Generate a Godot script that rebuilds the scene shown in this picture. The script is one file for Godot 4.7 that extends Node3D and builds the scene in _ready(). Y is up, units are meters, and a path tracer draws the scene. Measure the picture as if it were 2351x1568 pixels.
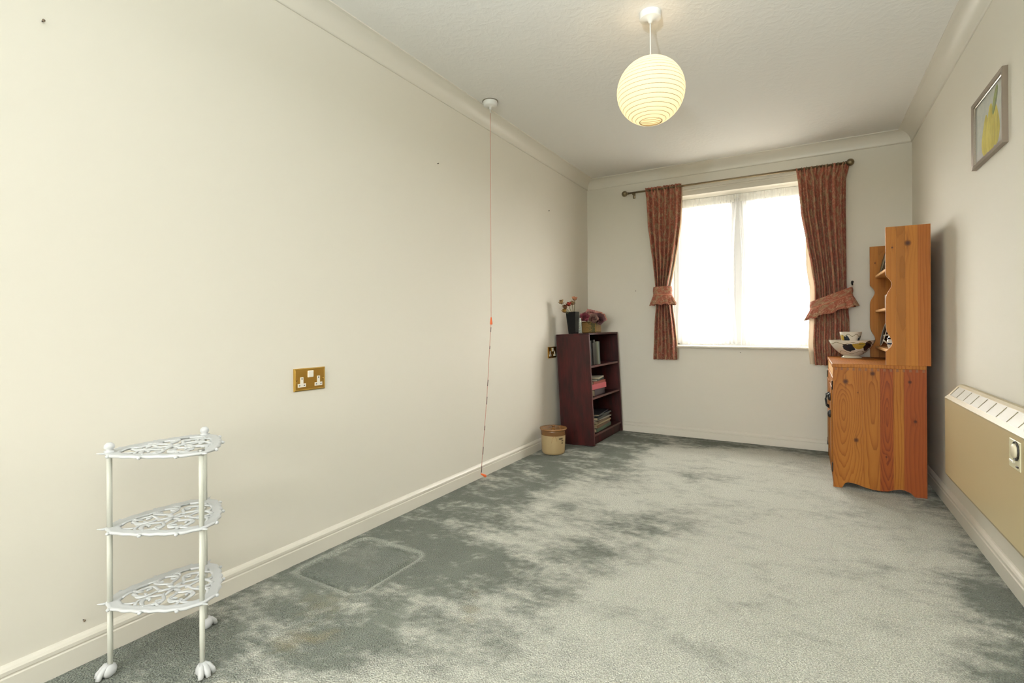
extends Node3D
# A long carpeted room: coved ceiling, one curtained window at the far end, a pine dresser, a bookcase and a cast stand.
# x runs across the room, y up, the far wall lies at negative z. Metres.

const XL := -1.88     # left wall
const XR := 0.672     # right wall
const ZF := -4.696    # far wall
const ZB := 3.2      # wall behind the camera
const CEIL := 2.43
const COVE := 0.085

var used := {}
var M := {}
var rng := RandomNumberGenerator.new()


# ---------------------------------------------------------------- mesh helpers
func surf(smooth := false) -> SurfaceTool:
	var st := SurfaceTool.new()
	st.begin(Mesh.PRIMITIVE_TRIANGLES)
	st.set_smooth_group(0 if smooth else -1)
	return st

func vtx(st: SurfaceTool, p: Vector3, uv := Vector2.ZERO) -> void:
	st.set_uv(uv)
	st.add_vertex(p)

func tri(st: SurfaceTool, a: Vector3, b: Vector3, c: Vector3, ua := Vector2.ZERO, ub := Vector2.ZERO, uc := Vector2.ZERO) -> void:
	vtx(st, a, ua); vtx(st, b, ub); vtx(st, c, uc)

func quad(st: SurfaceTool, a: Vector3, b: Vector3, c: Vector3, d: Vector3, ua := Vector2(0, 0), ub := Vector2(1, 0), uc := Vector2(1, 1), ud := Vector2(0, 1)) -> void:
	tri(st, a, b, c, ua, ub, uc); tri(st, a, c, d, ua, uc, ud)

# a box with chamfered edges; x0..x1 corners in any order
func cbox(st: SurfaceTool, p: Vector3, q: Vector3, ch := 0.0, xf := Transform3D.IDENTITY) -> void:
	var lo := Vector3(minf(p.x, q.x), minf(p.y, q.y), minf(p.z, q.z))
	var hi := Vector3(maxf(p.x, q.x), maxf(p.y, q.y), maxf(p.z, q.z))
	var c := (lo + hi) * 0.5
	var h := (hi - lo) * 0.5
	ch = minf(ch, minf(h.x, minf(h.y, h.z)) * 0.9)
	var ax := [Vector3(1, 0, 0), Vector3(0, 1, 0), Vector3(0, 0, 1)]
	var hh := [h.x, h.y, h.z]
	for a in 3:
		var b: int = (a + 1) % 3
		var d: int = (a + 2) % 3
		for s in [-1.0, 1.0]:
			var n: Vector3 = ax[a] * s
			var u: Vector3 = ax[b] * (hh[b] - ch)
			var w: Vector3 = ax[d] * (hh[d] - ch)
			var o: Vector3 = c + n * hh[a]
			if s > 0:
				quad(st, xf * (o - u - w), xf * (o - u + w), xf * (o + u + w), xf * (o + u - w))
			else:
				quad(st, xf * (o - u - w), xf * (o + u - w), xf * (o + u + w), xf * (o - u + w))
	if ch <= 0.0:
		return
	for a in 3:
		var b: int = (a + 1) % 3
		var d: int = (a + 2) % 3
		for s in [-1.0, 1.0]:
			for t in [-1.0, 1.0]:
				# the edge along axis d between faces +-a and +-b
				var l: Vector3 = ax[d] * (hh[d] - ch)
				var e: Vector3 = c + ax[a] * s * hh[a] + ax[b] * t * (hh[b] - ch)
				var f: Vector3 = c + ax[a] * s * (hh[a] - ch) + ax[b] * t * hh[b]
				if s * t > 0:
					quad(st, xf * (e - l), xf * (e + l), xf * (f + l), xf * (f - l))
				else:
					quad(st, xf * (f - l), xf * (f + l), xf * (e + l), xf * (e - l))
	for sx in [-1.0, 1.0]:
		for sy in [-1.0, 1.0]:
			for sz in [-1.0, 1.0]:
				var a: Vector3 = c + Vector3(sx * h.x, sy * (h.y - ch), sz * (h.z - ch))
				var b: Vector3 = c + Vector3(sx * (h.x - ch), sy * h.y, sz * (h.z - ch))
				var d: Vector3 = c + Vector3(sx * (h.x - ch), sy * (h.y - ch), sz * h.z)
				if sx * sy * sz > 0:
					tri(st, xf * a, xf * d, xf * b)
				else:
					tri(st, xf * a, xf * b, xf * d)

# a flat outline (x, y) given thickness along z from z0 to z1, with uv = outline / size
func prism(st: SurfaceTool, poly: PackedVector2Array, z0: float, z1: float, xf := Transform3D.IDENTITY, uvr := Rect2(0, 0, 1, 1)) -> void:
	var ids := Geometry2D.triangulate_polygon(poly)
	var uvof := func(p: Vector2) -> Vector2: return Vector2((p.x - uvr.position.x) / uvr.size.x, 1.0 - (p.y - uvr.position.y) / uvr.size.y)
	for k in range(0, ids.size(), 3):
		var a := poly[ids[k]]
		var b := poly[ids[k + 1]]
		var c := poly[ids[k + 2]]
		tri(st, xf * Vector3(a.x, a.y, z1), xf * Vector3(c.x, c.y, z1), xf * Vector3(b.x, b.y, z1), uvof.call(a), uvof.call(c), uvof.call(b))
		tri(st, xf * Vector3(a.x, a.y, z0), xf * Vector3(b.x, b.y, z0), xf * Vector3(c.x, c.y, z0), uvof.call(a), uvof.call(b), uvof.call(c))
	var n := poly.size()
	for k in n:
		var a := poly[k]
		var b := poly[(k + 1) % n]
		quad(st, xf * Vector3(a.x, a.y, z0), xf * Vector3(a.x, a.y, z1), xf * Vector3(b.x, b.y, z1), xf * Vector3(b.x, b.y, z0), uvof.call(a), uvof.call(a), uvof.call(b), uvof.call(b))

# profile points (radius, height) turned about the y axis
func lathe(st: SurfaceTool, prof: Array, segs := 32, at := Vector3.ZERO, xf := Transform3D.IDENTITY) -> void:
	for i in prof.size() - 1:
		var p: Vector2 = prof[i]
		var q: Vector2 = prof[i + 1]
		for k in segs:
			var a := TAU * k / segs
			var b := TAU * (k + 1) / segs
			var da := Vector3(cos(a), 0, sin(a))
			var db := Vector3(cos(b), 0, sin(b))
			var v0 := float(i) / (prof.size() - 1)
			var v1 := float(i + 1) / (prof.size() - 1)
			var u0 := float(k) / segs
			var u1 := float(k + 1) / segs
			var A := xf * (at + da * p.x + Vector3(0, p.y, 0))
			var B := xf * (at + db * p.x + Vector3(0, p.y, 0))
			var C := xf * (at + db * q.x + Vector3(0, q.y, 0))
			var D := xf * (at + da * q.x + Vector3(0, q.y, 0))
			if p.x > 1e-5:
				tri(st, A, B, C, Vector2(u0, v0), Vector2(u1, v0), Vector2(u1, v1))
			if q.x > 1e-5:
				tri(st, A, C, D, Vector2(u0, v0), Vector2(u1, v1), Vector2(u0, v1))

func ball(st: SurfaceTool, at: Vector3, r: Vector3, segs := 16, rings := 10) -> void:
	for i in rings:
		var t0 := PI * i / rings
		var t1 := PI * (i + 1) / rings
		for k in segs:
			var a := TAU * k / segs
			var b := TAU * (k + 1) / segs
			var A := at + Vector3(sin(t0) * cos(a), cos(t0), sin(t0) * sin(a)) * r
			var B := at + Vector3(sin(t0) * cos(b), cos(t0), sin(t0) * sin(b)) * r
			var C := at + Vector3(sin(t1) * cos(b), cos(t1), sin(t1) * sin(b)) * r
			var D := at + Vector3(sin(t1) * cos(a), cos(t1), sin(t1) * sin(a)) * r
			if i > 0:
				tri(st, A, C, B)
			if i < rings - 1:
				tri(st, A, D, C)

# a round (or flattened: ry) bar along a path
func tube(st: SurfaceTool, pts: Array, r: float, segs := 8, closed := false, taper := 1.0, flat := 1.0) -> void:
	var n := pts.size()
	var rings := []
	for i in n:
		var p: Vector3 = pts[i]
		var nxt: Vector3 = pts[(i + 1) % n] if closed else pts[mini(i + 1, n - 1)]
		var prv: Vector3 = pts[(i - 1 + n) % n] if closed else pts[maxi(i - 1, 0)]
		var d := (nxt - prv).normalized()
		var up := Vector3.UP if absf(d.y) < 0.95 else Vector3.RIGHT
		var u := d.cross(up).normalized()
		var w := u.cross(d).normalized()
		var rr := r * lerpf(1.0, taper, float(i) / maxf(1, n - 1))
		var ring := []
		for k in segs:
			var a := TAU * k / segs
			ring.append(p + u * cos(a) * rr + w * sin(a) * rr * flat)
		rings.append(ring)
	var m := n if closed else n - 1
	for i in m:
		var A: Array = rings[i]
		var B: Array = rings[(i + 1) % n]
		for k in segs:
			var k2 := (k + 1) % segs
			quad(st, A[k], A[k2], B[k2], B[k])
	if not closed:
		for k in segs:
			tri(st, pts[0], rings[0][(k + 1) % segs], rings[0][k])
			tri(st, pts[n - 1], rings[n - 1][k], rings[n - 1][(k + 1) % segs])

# a sheet through a grid of points; uvs laid over it
func sheet(st: SurfaceTool, rows: Array, uvs: Array) -> void:
	for i in rows.size() - 1:
		for k in rows[i].size() - 1:
			quad(st, rows[i][k], rows[i][k + 1], rows[i + 1][k + 1], rows[i + 1][k], uvs[i][k], uvs[i][k + 1], uvs[i + 1][k + 1], uvs[i + 1][k])

func numbered(called: String) -> String:
	if not used.has(called):
		used[called] = 0
		return called
	used[called] += 1
	return "%s_%03d" % [called, used[called]]

func obj(called: String, st: SurfaceTool, m: Material, parent: Node3D = self) -> MeshInstance3D:
	st.generate_normals()
	var o := MeshInstance3D.new()
	o.name = numbered(called) if parent == self else called
	o.mesh = st.commit()
	o.material_override = m
	parent.add_child(o, true)
	return o

func thing(called: String, label: String, category: String, at := Vector3.ZERO, group := "") -> Node3D:
	var o := Node3D.new()
	o.name = numbered(called)
	o.position = at
	add_child(o)
	o.set_meta("label", label)
	o.set_meta("category", category)
	if group:
		o.set_meta("group", group)
	return o

func structure(called: String, st: SurfaceTool, m: Material, label := "") -> MeshInstance3D:
	var o := obj(called, st, m)
	o.set_meta("kind", "structure")
	if label:
		o.set_meta("label", label)
	return o

func part_box(called: String, parent: Node3D, p: Vector3, q: Vector3, m: Material, ch := 0.002) -> MeshInstance3D:
	var st := surf()
	cbox(st, p, q, ch)
	return obj(called, st, m, parent)


# ---------------------------------------------------------------- materials
func mat(r: int, g: int, b: int, rough := 0.6, metal := 0.0) -> StandardMaterial3D:
	var m := StandardMaterial3D.new()
	m.albedo_color = Color8(r, g, b)
	m.roughness = rough
	m.metallic = metal
	m.cull_mode = BaseMaterial3D.CULL_DISABLED
	return m

func noise_tex(freq: float, octaves: int, size: int, sd: int, lo: Color, hi: Color, kind := FastNoiseLite.TYPE_SIMPLEX_SMOOTH) -> NoiseTexture2D:
	var n := FastNoiseLite.new()
	n.noise_type = kind
	n.seed = sd
	n.frequency = freq
	n.fractal_octaves = octaves
	var t := NoiseTexture2D.new()
	t.width = size
	t.height = size
	t.seamless = true
	t.noise = n
	var g := Gradient.new()
	g.set_color(0, lo)
	g.set_color(1, hi)
	t.color_ramp = g
	return t

func relief(m: StandardMaterial3D, t: Texture2D, cm: float, scale: Vector3) -> void:
	m.heightmap_enabled = true
	m.heightmap_texture = t
	m.heightmap_scale = cm
	m.uv1_scale = scale

func tex_mat(im: Image, rough := 0.5) -> StandardMaterial3D:
	var m := mat(255, 255, 255, rough)
	m.albedo_texture = ImageTexture.create_from_image(im)
	return m

# pine: each board has rings nested round (cx, cy); knots bend the grain
func pine_image(w: int, h: int, size: Vector2, boards: Array, knots: Array, sd: int) -> Image:
	var im := Image.create(w, h, false, Image.FORMAT_RGB8)
	var n := FastNoiseLite.new()
	n.seed = sd
	n.frequency = 1.0
	n.fractal_octaves = 3
	for j in h:
		var y := size.y * (1.0 - (j + 0.5) / h)
		for i in w:
			var x := size.x * (i + 0.5) / w
			var bd: Array = boards[boards.size() - 1]
			for b in boards:
				if x < b[0] * size.x:
					bd = b
					break
			# bd: [right edge, centre x, centre y, stretch, ring pitch, light colour, ring colour]
			var dx: float = x - bd[1] * size.x
			var dy: float = (y - bd[2] * size.y) * bd[3]
			var ph := sqrt(dx * dx + dy * dy)
			ph += n.get_noise_2d(x * 9.0, y * 1.6) * 0.010 + n.get_noise_2d(x * 40.0, y * 3.0) * 0.002
			var dark := 0.0
			for k in knots:
				var kx: float = x - k[0] * size.x
				var ky: float = y - k[1] * size.y
				var r: float = k[2]
				if absf(kx) < r * 7.0 and absf(ky) < r * 16.0:
					ph += r * 1.6 * exp(-(kx * kx) / (r * r * 5.0) - (ky * ky) / (r * r * 26.0))
					var d := sqrt(kx * kx + ky * ky * 0.75) / r
					dark = maxf(dark, clampf(1.25 - d, 0.0, 1.0))
					dark = maxf(dark, 0.55 * exp(-(kx * kx) / (r * r * 0.10)) * exp(-absf(ky) / (r * 2.4)))
			var f := fposmod(ph / bd[4], 1.0)
			var ring := pow(f, 3.0) if f < 0.94 else (1.0 - f) / 0.06
			var fibre := n.get_noise_2d(x * 420.0, y * 10.0) * 0.10
			var c: Color = bd[5].lerp(bd[6], clampf(ring * 0.75 + fibre + 0.1 + n.get_noise_2d(x * 5.0 + 7.0, y * 0.8) * 0.25, 0.0, 1.0))
			c = c.lerp(Color8(52, 22, 10), minf(dark, 0.9))
			im.set_pixel(i, j, c)
	return im

func fabric_image() -> Image:
	var s := 512
	var im := Image.create(s, s, false, Image.FORMAT_RGB8)
	var n := FastNoiseLite.new()
	n.seed = 11
	n.frequency = 0.012
	n.fractal_octaves = 3
	var n2 := FastNoiseLite.new()
	n2.seed = 23
	n2.frequency = 0.05
	for j in s:
		for i in s:
			var a := smoothstep(0.02, 0.28, n.get_noise_2d(i, j))
			var c := Color8(144, 82, 62).lerp(Color8(148, 118, 88), a * 0.85)
			c = c.lerp(Color8(128, 60, 48), smoothstep(0.2, 0.5, n2.get_noise_2d(i * 0.6, j)) * 0.6)
			im.set_pixel(i, j, c)
	var r := RandomNumberGenerator.new()
	r.seed = 5
	# sprays of short pale strokes, like grasses
	for k in 1500:
		var x := r.randf() * s
		var y := r.randf() * s
		var spray := n.get_noise_2d(x + 300.0, y * 0.8)
		if spray < -0.12 and r.randf() < 0.8:
			continue
		var ang := 0.5 + r.randf_range(-0.5, 0.9) + n2.get_noise_2d(x * 0.2, y * 0.2) * 2.0
		var curve := r.randf_range(-0.05, 0.05)
		var ln := r.randi_range(8, 26)
		var col := Color8(206, 180, 146) if r.randf() < 0.6 else Color8(178, 134, 104)
		for q in ln:
			for e in (2 if q < ln * 0.6 else 1):
				im.set_pixel(posmod(int(x) + e, s), posmod(int(y), s), col)
			x += cos(ang) * 0.9
			y += sin(ang) * 0.9
			ang += curve
	return im

func make_materials() -> void:
	# emulsion on plaster
	M.wall = mat(237, 232, 219, 0.75)
	M.paint = mat(238, 233, 220, 0.35)      # eggshell woodwork
	M.ceiling = mat(247, 245, 239, 0.8)
	var artex := noise_tex(0.016, 4, 512, 9, Color(0.2, 0.2, 0.2), Color(0.9, 0.9, 0.9))
	artex.noise.domain_warp_enabled = true
	artex.noise.domain_warp_amplitude = 45.0
	artex.noise.domain_warp_frequency = 0.012
	artex.noise.fractal_type = FastNoiseLite.FRACTAL_RIDGED
	relief(M.ceiling, artex, 0.15, Vector3(13.4, 4.7, 1.0))   # 0.62 m to a repeat over the slab
	M.white = mat(240, 239, 232, 0.4)
	M.upvc = mat(243, 244, 243, 0.25)
	M.iron = mat(214, 216, 217, 0.38)        # white enamelled castings
	M.rod = mat(218, 219, 208, 0.35)
	M.brass = mat(206, 168, 88, 0.3, 1.0)
	M.socket_insert = mat(244, 238, 224, 0.35)
	M.slot = mat(28, 24, 20, 0.7)
	M.screw = mat(150, 116, 52, 0.3, 1.0)
	M.black = mat(9, 9, 10, 0.16)
	M.black.metallic_specular = 0.3
	M.iron_black = mat(24, 22, 21, 0.45)
	M.pole = mat(122, 108, 84, 0.32, 0.85)
	M.orange = mat(226, 104, 52, 0.4)
	M.cord = mat(206, 150, 132, 0.7)
	M.cord_dark = mat(96, 78, 72, 0.7)
	M.lining = mat(222, 206, 180, 0.85)
	M.lining.backlight_enabled = true
	M.lining.backlight = Color(0.5, 0.45, 0.38)
	M.stone_body = mat(176, 154, 114, 0.35)
	M.stone_brown = mat(104, 70, 38, 0.2)
	M.heater = mat(204, 186, 146, 0.32)
	M.heater_trim = mat(188, 176, 144, 0.35)
	M.grille = mat(146, 140, 116, 0.4)
	M.frame = mat(150, 138, 126, 0.3, 0.75)
	M.glass = mat(255, 255, 255, 0.02)
	M.glass.transparency = BaseMaterial3D.TRANSPARENCY_ALPHA
	M.glass.albedo_color.a = 0.04
	M.net = mat(250, 250, 248, 0.9)
	M.net.transparency = BaseMaterial3D.TRANSPARENCY_ALPHA
	M.net.albedo_color.a = 0.32
	M.net.backlight_enabled = true
	M.net.backlight = Color(0.95, 0.95, 0.95)
	M.net_heading = mat(246, 246, 242, 0.9)
	M.net_heading.transparency = BaseMaterial3D.TRANSPARENCY_ALPHA
	M.net_heading.albedo_color.a = 0.72
	M.net_heading.backlight_enabled = true
	M.net_heading.backlight = Color(0.8, 0.8, 0.78)
	M.paper_shade = mat(250, 240, 214, 0.85)
	M.paper_shade.backlight_enabled = true
	M.paper_shade.backlight = Color(1.0, 0.97, 0.90)
	M.hoop = mat(168, 152, 116, 0.7)
	M.bulb = mat(255, 244, 220, 0.3)
	M.bulb.emission_enabled = true
	M.bulb.emission = Color(1.0, 0.86, 0.62)
	M.bulb.emission_energy_multiplier = 7.5
	M.fabric = tex_mat(fabric_image(), 0.85)
	M.fabric.rim_enabled = true
	M.fabric.rim = 0.15
	# carpet: fine fibres over the colours of the lie of the pile
	M.carpet = mat(255, 255, 255, 0.95)
	M.carpet.vertex_color_use_as_albedo = true
	var pile := noise_tex(0.22, 3, 2048, 31, Color(0.76, 0.76, 0.745), Color(1, 1, 1))
	pile.color_ramp.set_offset(0, 0.30)
	pile.color_ramp.set_offset(1, 0.70)
	M.carpet.albedo_texture = pile
	var tufts := noise_tex(0.20, 3, 2048, 32, Color(0, 0, 0), Color(1, 1, 1))
	relief(M.carpet, tufts, 1.5, Vector3(0.36, 0.36, 1.0))
	M.carpet.rim_enabled = true
	M.carpet.rim = 0.25
	# dark mahogany foil of the bookcase
	var foil := Image.create(128, 512, false, Image.FORMAT_RGB8)
	var fn := FastNoiseLite.new()
	fn.seed = 4
	fn.frequency = 1.0
	for j in 512:
		for i in 128:
			var t := fn.get_noise_2d(i * 0.05, j * 0.006) * 0.8 + fn.get_noise_2d(i * 0.4, j * 0.02) * 0.3
			foil.set_pixel(i, j, Color8(62, 19, 17).lerp(Color8(31, 13, 11), clampf(t + 0.45, 0.0, 1.0)))
	M.foil = tex_mat(foil, 0.5)
	M.foil.metallic_specular = 0.35
	M.foil.uv1_triplanar = true
	M.foil.uv1_scale = Vector3(3.0, 1.1, 3.0)
	M.foil_edge = mat(88, 54, 50, 0.45)
	# dresser pine
	var A := Color8(158, 100, 38)
	var B := Color8(116, 60, 18)
	var R1 := Color8(142, 72, 28)
	var R2 := Color8(92, 36, 14)
	M.pine_side = tex_mat(pine_image(420, 720, Vector2(0.45, 0.76),
		[[0.33, 0.12, 0.62, 0.16, 0.011, A, B], [0.52, 0.44, 1.3, 0.05, 0.013, A, B], [0.66, 0.595, 0.63, 0.11, 0.008, R1, R2], [0.77, 0.3, 0.5, 0.02, 0.014, A, B], [1.0, 1.02, 0.5, 0.05, 0.017, Color8(134, 66, 28), Color8(112, 50, 20)]],
		[[0.145, 0.86, 0.014], [0.44, 0.93, 0.012], [0.83, 0.875, 0.009], [0.885, 0.575, 0.008], [0.26, 0.395, 0.012], [0.585, 0.285, 0.005], [0.28, 0.775, 0.003]], 1), 0.38)
	M.pine_upper = tex_mat(pine_image(240, 820, Vector2(0.21, 0.80),
		[[0.24, -0.6, 0.5, 0.03, 0.022, Color8(164, 106, 44), Color8(148, 90, 32)], [0.44, 0.36, 1.6, 0.06, 0.022, Color8(150, 95, 38), Color8(132, 80, 28)], [0.72, 1.4, 0.4, 0.03, 0.020, Color8(168, 108, 44), Color8(150, 92, 34)], [1.0, 1.3, 0.5, 0.04, 0.014, Color8(156, 92, 38), Color8(126, 68, 24)]],
		[[0.5, 0.875, 0.015], [0.15, 0.85, 0.005]], 2), 0.38)
	M.pine = tex_mat(pine_image(200, 400, Vector2(0.25, 0.5), [[0.5, 0.2, 0.4, 0.08, 0.010, A, B], [1.0, 1.1, 0.6, 0.05, 0.012, A, B]], [[0.3, 0.7, 0.006]], 3), 0.4)
	M.pine.uv1_triplanar = true
	M.pine.uv1_scale = Vector3(3.2, 1.6, 3.2)
	for w in [M.pine_side, M.pine_upper, M.pine]:
		w.metallic_specular = 0.32
		w.roughness = 0.5
	M.pine_edge = mat(222, 172, 112, 0.45)
	M.end_grain = mat(118, 70, 32, 0.6)


# ---------------------------------------------------------------- the scene
func _ready() -> void:
	rng.seed = 77
	camera_and_light()
	make_materials()
	room()
	window()
	outside()
	dresser()
	bookcase()
	curtains()
	heater()
	pendant()
	fill_uplighter()
	stand()
	pull_cord()
	sockets()
	picture()
	crock()
	bookcase_contents()
	dresser_contents()
	wall_marks()


func camera_and_light() -> void:
	var cam := Camera3D.new()
	cam.name = "camera"
	var near := 0.05
	var f := 1155.09              # focal length in pixels of the 2351 x 1568 frame
	cam.projection = Camera3D.PROJECTION_FRUSTUM
	cam.near = near
	cam.far = 200.0
	cam.size = near * 1568.0 / f
	cam.frustum_offset = Vector2(0, -near * (784.0 - 749.4) / f)
	cam.position = Vector3(0, 1.0, 0)
	cam.rotation = Vector3(0, 0.5305, -0.005)
	add_child(cam)
	cam.current = true

	var e := Environment.new()
	e.tonemap_mode = Environment.TONE_MAPPER_LINEAR
	e.tonemap_exposure = 0.258
	e.background_mode = Environment.BG_SKY
	var sm := ProceduralSkyMaterial.new()      # bright even overcast
	sm.sky_top_color = Color(1.0, 0.985, 0.955)
	sm.sky_horizon_color = Color(1.0, 0.985, 0.96)
	sm.ground_bottom_color = Color(0.50, 0.50, 0.46)
	sm.ground_horizon_color = Color(0.62, 0.62, 0.58)
	sm.sky_energy_multiplier = 7.5
	sm.ground_energy_multiplier = 7.5
	var sky := Sky.new()
	sky.sky_material = sm
	e.sky = sky
	e.sdfgi_enabled = true
	e.ssao_enabled = true
	e.ssil_enabled = true
	var we := WorldEnvironment.new()
	we.name = "world_environment"
	we.environment = e
	add_child(we)


# ---------------------------------------------------------------- room shell
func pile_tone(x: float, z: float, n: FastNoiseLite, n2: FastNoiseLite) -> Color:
	# brushed pile: pale and dark noise patches, darker towards the side and far walls
	var off_walls := smoothstep(-1.45, -0.60, x + n.get_noise_2d(x * 0.6 + 9.0, z * 0.6) * 0.75)
	off_walls *= 1.0 - smoothstep(0.36, 0.74, x + n.get_noise_2d(x * 0.7 - 5.0, z * 0.7) * 0.35 + clampf((z + 2.6) * 0.12, -0.1, 0.2))
	off_walls *= 1.0 - 0.7 * smoothstep(4.28, 4.62, -z + n.get_noise_2d(x, z + 20.0) * 0.3)
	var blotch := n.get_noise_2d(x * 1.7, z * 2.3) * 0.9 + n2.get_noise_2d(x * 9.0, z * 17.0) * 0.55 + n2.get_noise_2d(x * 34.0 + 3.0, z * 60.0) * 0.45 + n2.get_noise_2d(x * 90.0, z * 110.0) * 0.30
	var t := off_walls * 0.92 + 0.04 + blotch * (0.85 - 0.38 * off_walls)
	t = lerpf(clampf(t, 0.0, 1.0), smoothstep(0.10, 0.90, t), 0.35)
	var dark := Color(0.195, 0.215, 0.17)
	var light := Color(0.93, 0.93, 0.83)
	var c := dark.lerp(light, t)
	# old stains
	for s in [[-1.42, -1.03, 0.07, 0.5], [-1.36, -1.10, 0.05, 0.45], [-1.03, -1.46, 0.035, 0.5], [-1.0, -1.40, 0.03, 0.4], [-1.08, -1.55, 0.03, 0.35], [-1.52, -1.22, 0.09, 0.3]]:
		var d: float = Vector2(x - s[0], z - s[1]).length() / s[2] + n2.get_noise_2d(x * 30.0, z * 30.0) * 0.8
		c = c.lerp(Color(0.34, 0.29, 0.16), clampf(1.2 - d, 0.0, 1.0) * s[3])
	return c

func room() -> void:
	var st := surf()
	cbox(st, Vector3(XL - 0.2, -0.05, ZF - 0.34), Vector3(XL, CEIL + 0.2, ZB + 0.2))
	structure("wall_left", st, M.wall)
	st = surf()
	cbox(st, Vector3(XR, -0.05, ZF - 0.34), Vector3(XR + 0.2, CEIL + 0.2, ZB + 0.2))
	structure("wall_right", st, M.wall)
	# far wall round the window opening
	st = surf()
	var a := Vector3(-1.075, 0.80, ZF)
	var b := Vector3(0.115, 2.168, ZF - 0.30)
	cbox(st, Vector3(XL, -0.05, ZF), Vector3(a.x, CEIL + 0.2, b.z))
	cbox(st, Vector3(b.x, -0.05, ZF), Vector3(XR, CEIL + 0.2, b.z))
	cbox(st, Vector3(a.x, -0.05, ZF), Vector3(b.x, a.y, b.z))
	cbox(st, Vector3(a.x, b.y, ZF), Vector3(b.x, CEIL + 0.2, b.z))
	structure("wall_far", st, M.wall)
	# wall behind the camera, with an opening for the added fill window
	st = surf()
	cbox(st, Vector3(XL, -0.05, ZB), Vector3(-1.25, CEIL + 0.2, ZB + 0.2))
	cbox(st, Vector3(0.35, -0.05, ZB), Vector3(XR, CEIL + 0.2, ZB + 0.2))
	cbox(st, Vector3(-1.25, -0.05, ZB), Vector3(0.35, 0.75, ZB + 0.2))
	cbox(st, Vector3(-1.25, 2.15, ZB), Vector3(0.35, CEIL + 0.2, ZB + 0.2))
	structure("wall_back", st, M.wall)
	st = surf()
	cbox(st, Vector3(XL - 0.2, CEIL, ZF - 0.34), Vector3(XR + 0.2, CEIL + 0.15, ZB + 0.2))
	structure("ceiling", st, M.ceiling, "white ceiling with swirled textured plaster")

	# carpet laid over the floor slab, with the sunken edges of a cut-out piece and a few dents
	var n := FastNoiseLite.new()
	n.seed = 8
	n.frequency = 1.0
	n.fractal_octaves = 3
	var n2 := FastNoiseLite.new()
	n2.seed = 14
	n2.frequency = 0.5
	n2.fractal_octaves = 2
	st = surf(true)
	var xs := []
	var zs := []
	var x := XL
	while x < XR + 0.001:
		xs.append(x)
		x += 0.0116
	xs[xs.size() - 1] = XR
	var z := ZB
	while z > ZF - 0.001:
		zs.append(z)
		z -= 0.0123 if z < 0.0 else 0.05
	zs.append(ZF)
	var tone := []
	var hgt := []
	var dents := [[-1.111, -1.92, 0.022, 0.012], [-0.991, -1.917, 0.026, 0.014], [-1.02, -1.87, 0.02, 0.008], [-1.34, -2.30, 0.05, 0.005], [-1.30, -2.1, 0.05, 0.004], [-1.55, -2.9, 0.06, 0.005]]
	for iz in zs.size():
		var tr := []
		var hr := []
		for ix in xs.size():
			var px: float = xs[ix]
			var pz: float = zs[iz]
			var y := n2.get_noise_2d(px * 24.0, pz * 24.0) * 0.0022
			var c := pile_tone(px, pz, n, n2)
			for d in dents:
				var q: float = Vector2(px - d[0], pz - d[1]).length() / d[2]
				if q < 2.0:
					y -= d[3] * exp(-q * q * 1.6)
			# the groove round the cut-out piece of carpet
			var gd := inset_distance(px, pz)
			if absf(gd) < 0.03:
				y -= 0.011 * exp(-pow((gd - 0.004) / 0.0075, 2.0))
				y += 0.004 * exp(-pow((gd - 0.019) / 0.008, 2.0))
				c = c.lerp(Color(0.70, 0.72, 0.63), 0.75 * exp(-pow((gd - 0.018) / 0.010, 2.0)))  # raised rim painted paler, as if its pile catches the light
			elif gd < 0.0:
				c = c.lerp(Color(0.22, 0.24, 0.20), 0.8)
			tr.append(c)
			hr.append(y)
		tone.append(tr)
		hgt.append(hr)
	for iz in zs.size() - 1:
		for ix in xs.size() - 1:
			for k in [[0, 0], [1, 0], [1, 1], [0, 0], [1, 1], [0, 1]]:
				var jx: int = ix + k[0]
				var jz: int = iz + k[1]
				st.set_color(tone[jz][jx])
				st.set_uv(Vector2(xs[jx], zs[jz]))
				st.add_vertex(Vector3(xs[jx], hgt[jz][jx], zs[jz]))
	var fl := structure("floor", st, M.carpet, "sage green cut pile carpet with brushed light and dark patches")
	st = surf()
	cbox(st, Vector3(XL - 0.2, -0.2, ZF - 0.34), Vector3(XR + 0.2, -0.03, ZB + 0.2))
	obj("floor_slab", st, mat(120, 110, 98, 0.9), fl)

	# skirting boards: plain face with a rounded bead above a groove
	var sk := PackedVector2Array([Vector2(0, 0), Vector2(0.017, 0), Vector2(0.017, 0.058), Vector2(0.0125, 0.0605), Vector2(0.0125, 0.064), Vector2(0.0155, 0.066), Vector2(0.0155, 0.076), Vector2(0.011, 0.083), Vector2(0.006, 0.088), Vector2(0, 0.090)])
	st = surf()
	prism(st, sk, ZB, ZF, Transform3D(Basis.IDENTITY, Vector3(XL, 0, 0)))
	structure("baseboard_left", st, M.paint)
	st = surf()
	prism(st, sk, ZB, ZF, Transform3D(Basis(Vector3(-1, 0, 0), Vector3(0, 1, 0), Vector3(0, 0, 1)), Vector3(XR, 0, 0)))
	structure("baseboard_right", st, M.paint)
	st = surf()
	prism(st, sk, XL, XR, Transform3D(Basis(Vector3(0, 0, 1), Vector3(0, 1, 0), Vector3(1, 0, 0)), Vector3(0, 0, ZF)))
	structure("baseboard_far", st, M.paint)
	st = surf()
	prism(st, sk, XL, XR, Transform3D(Basis(Vector3(0, 0, -1), Vector3(0, 1, 0), Vector3(1, 0, 0)), Vector3(0, 0, ZB)))
	structure("baseboard_back", st, M.paint)

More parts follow.
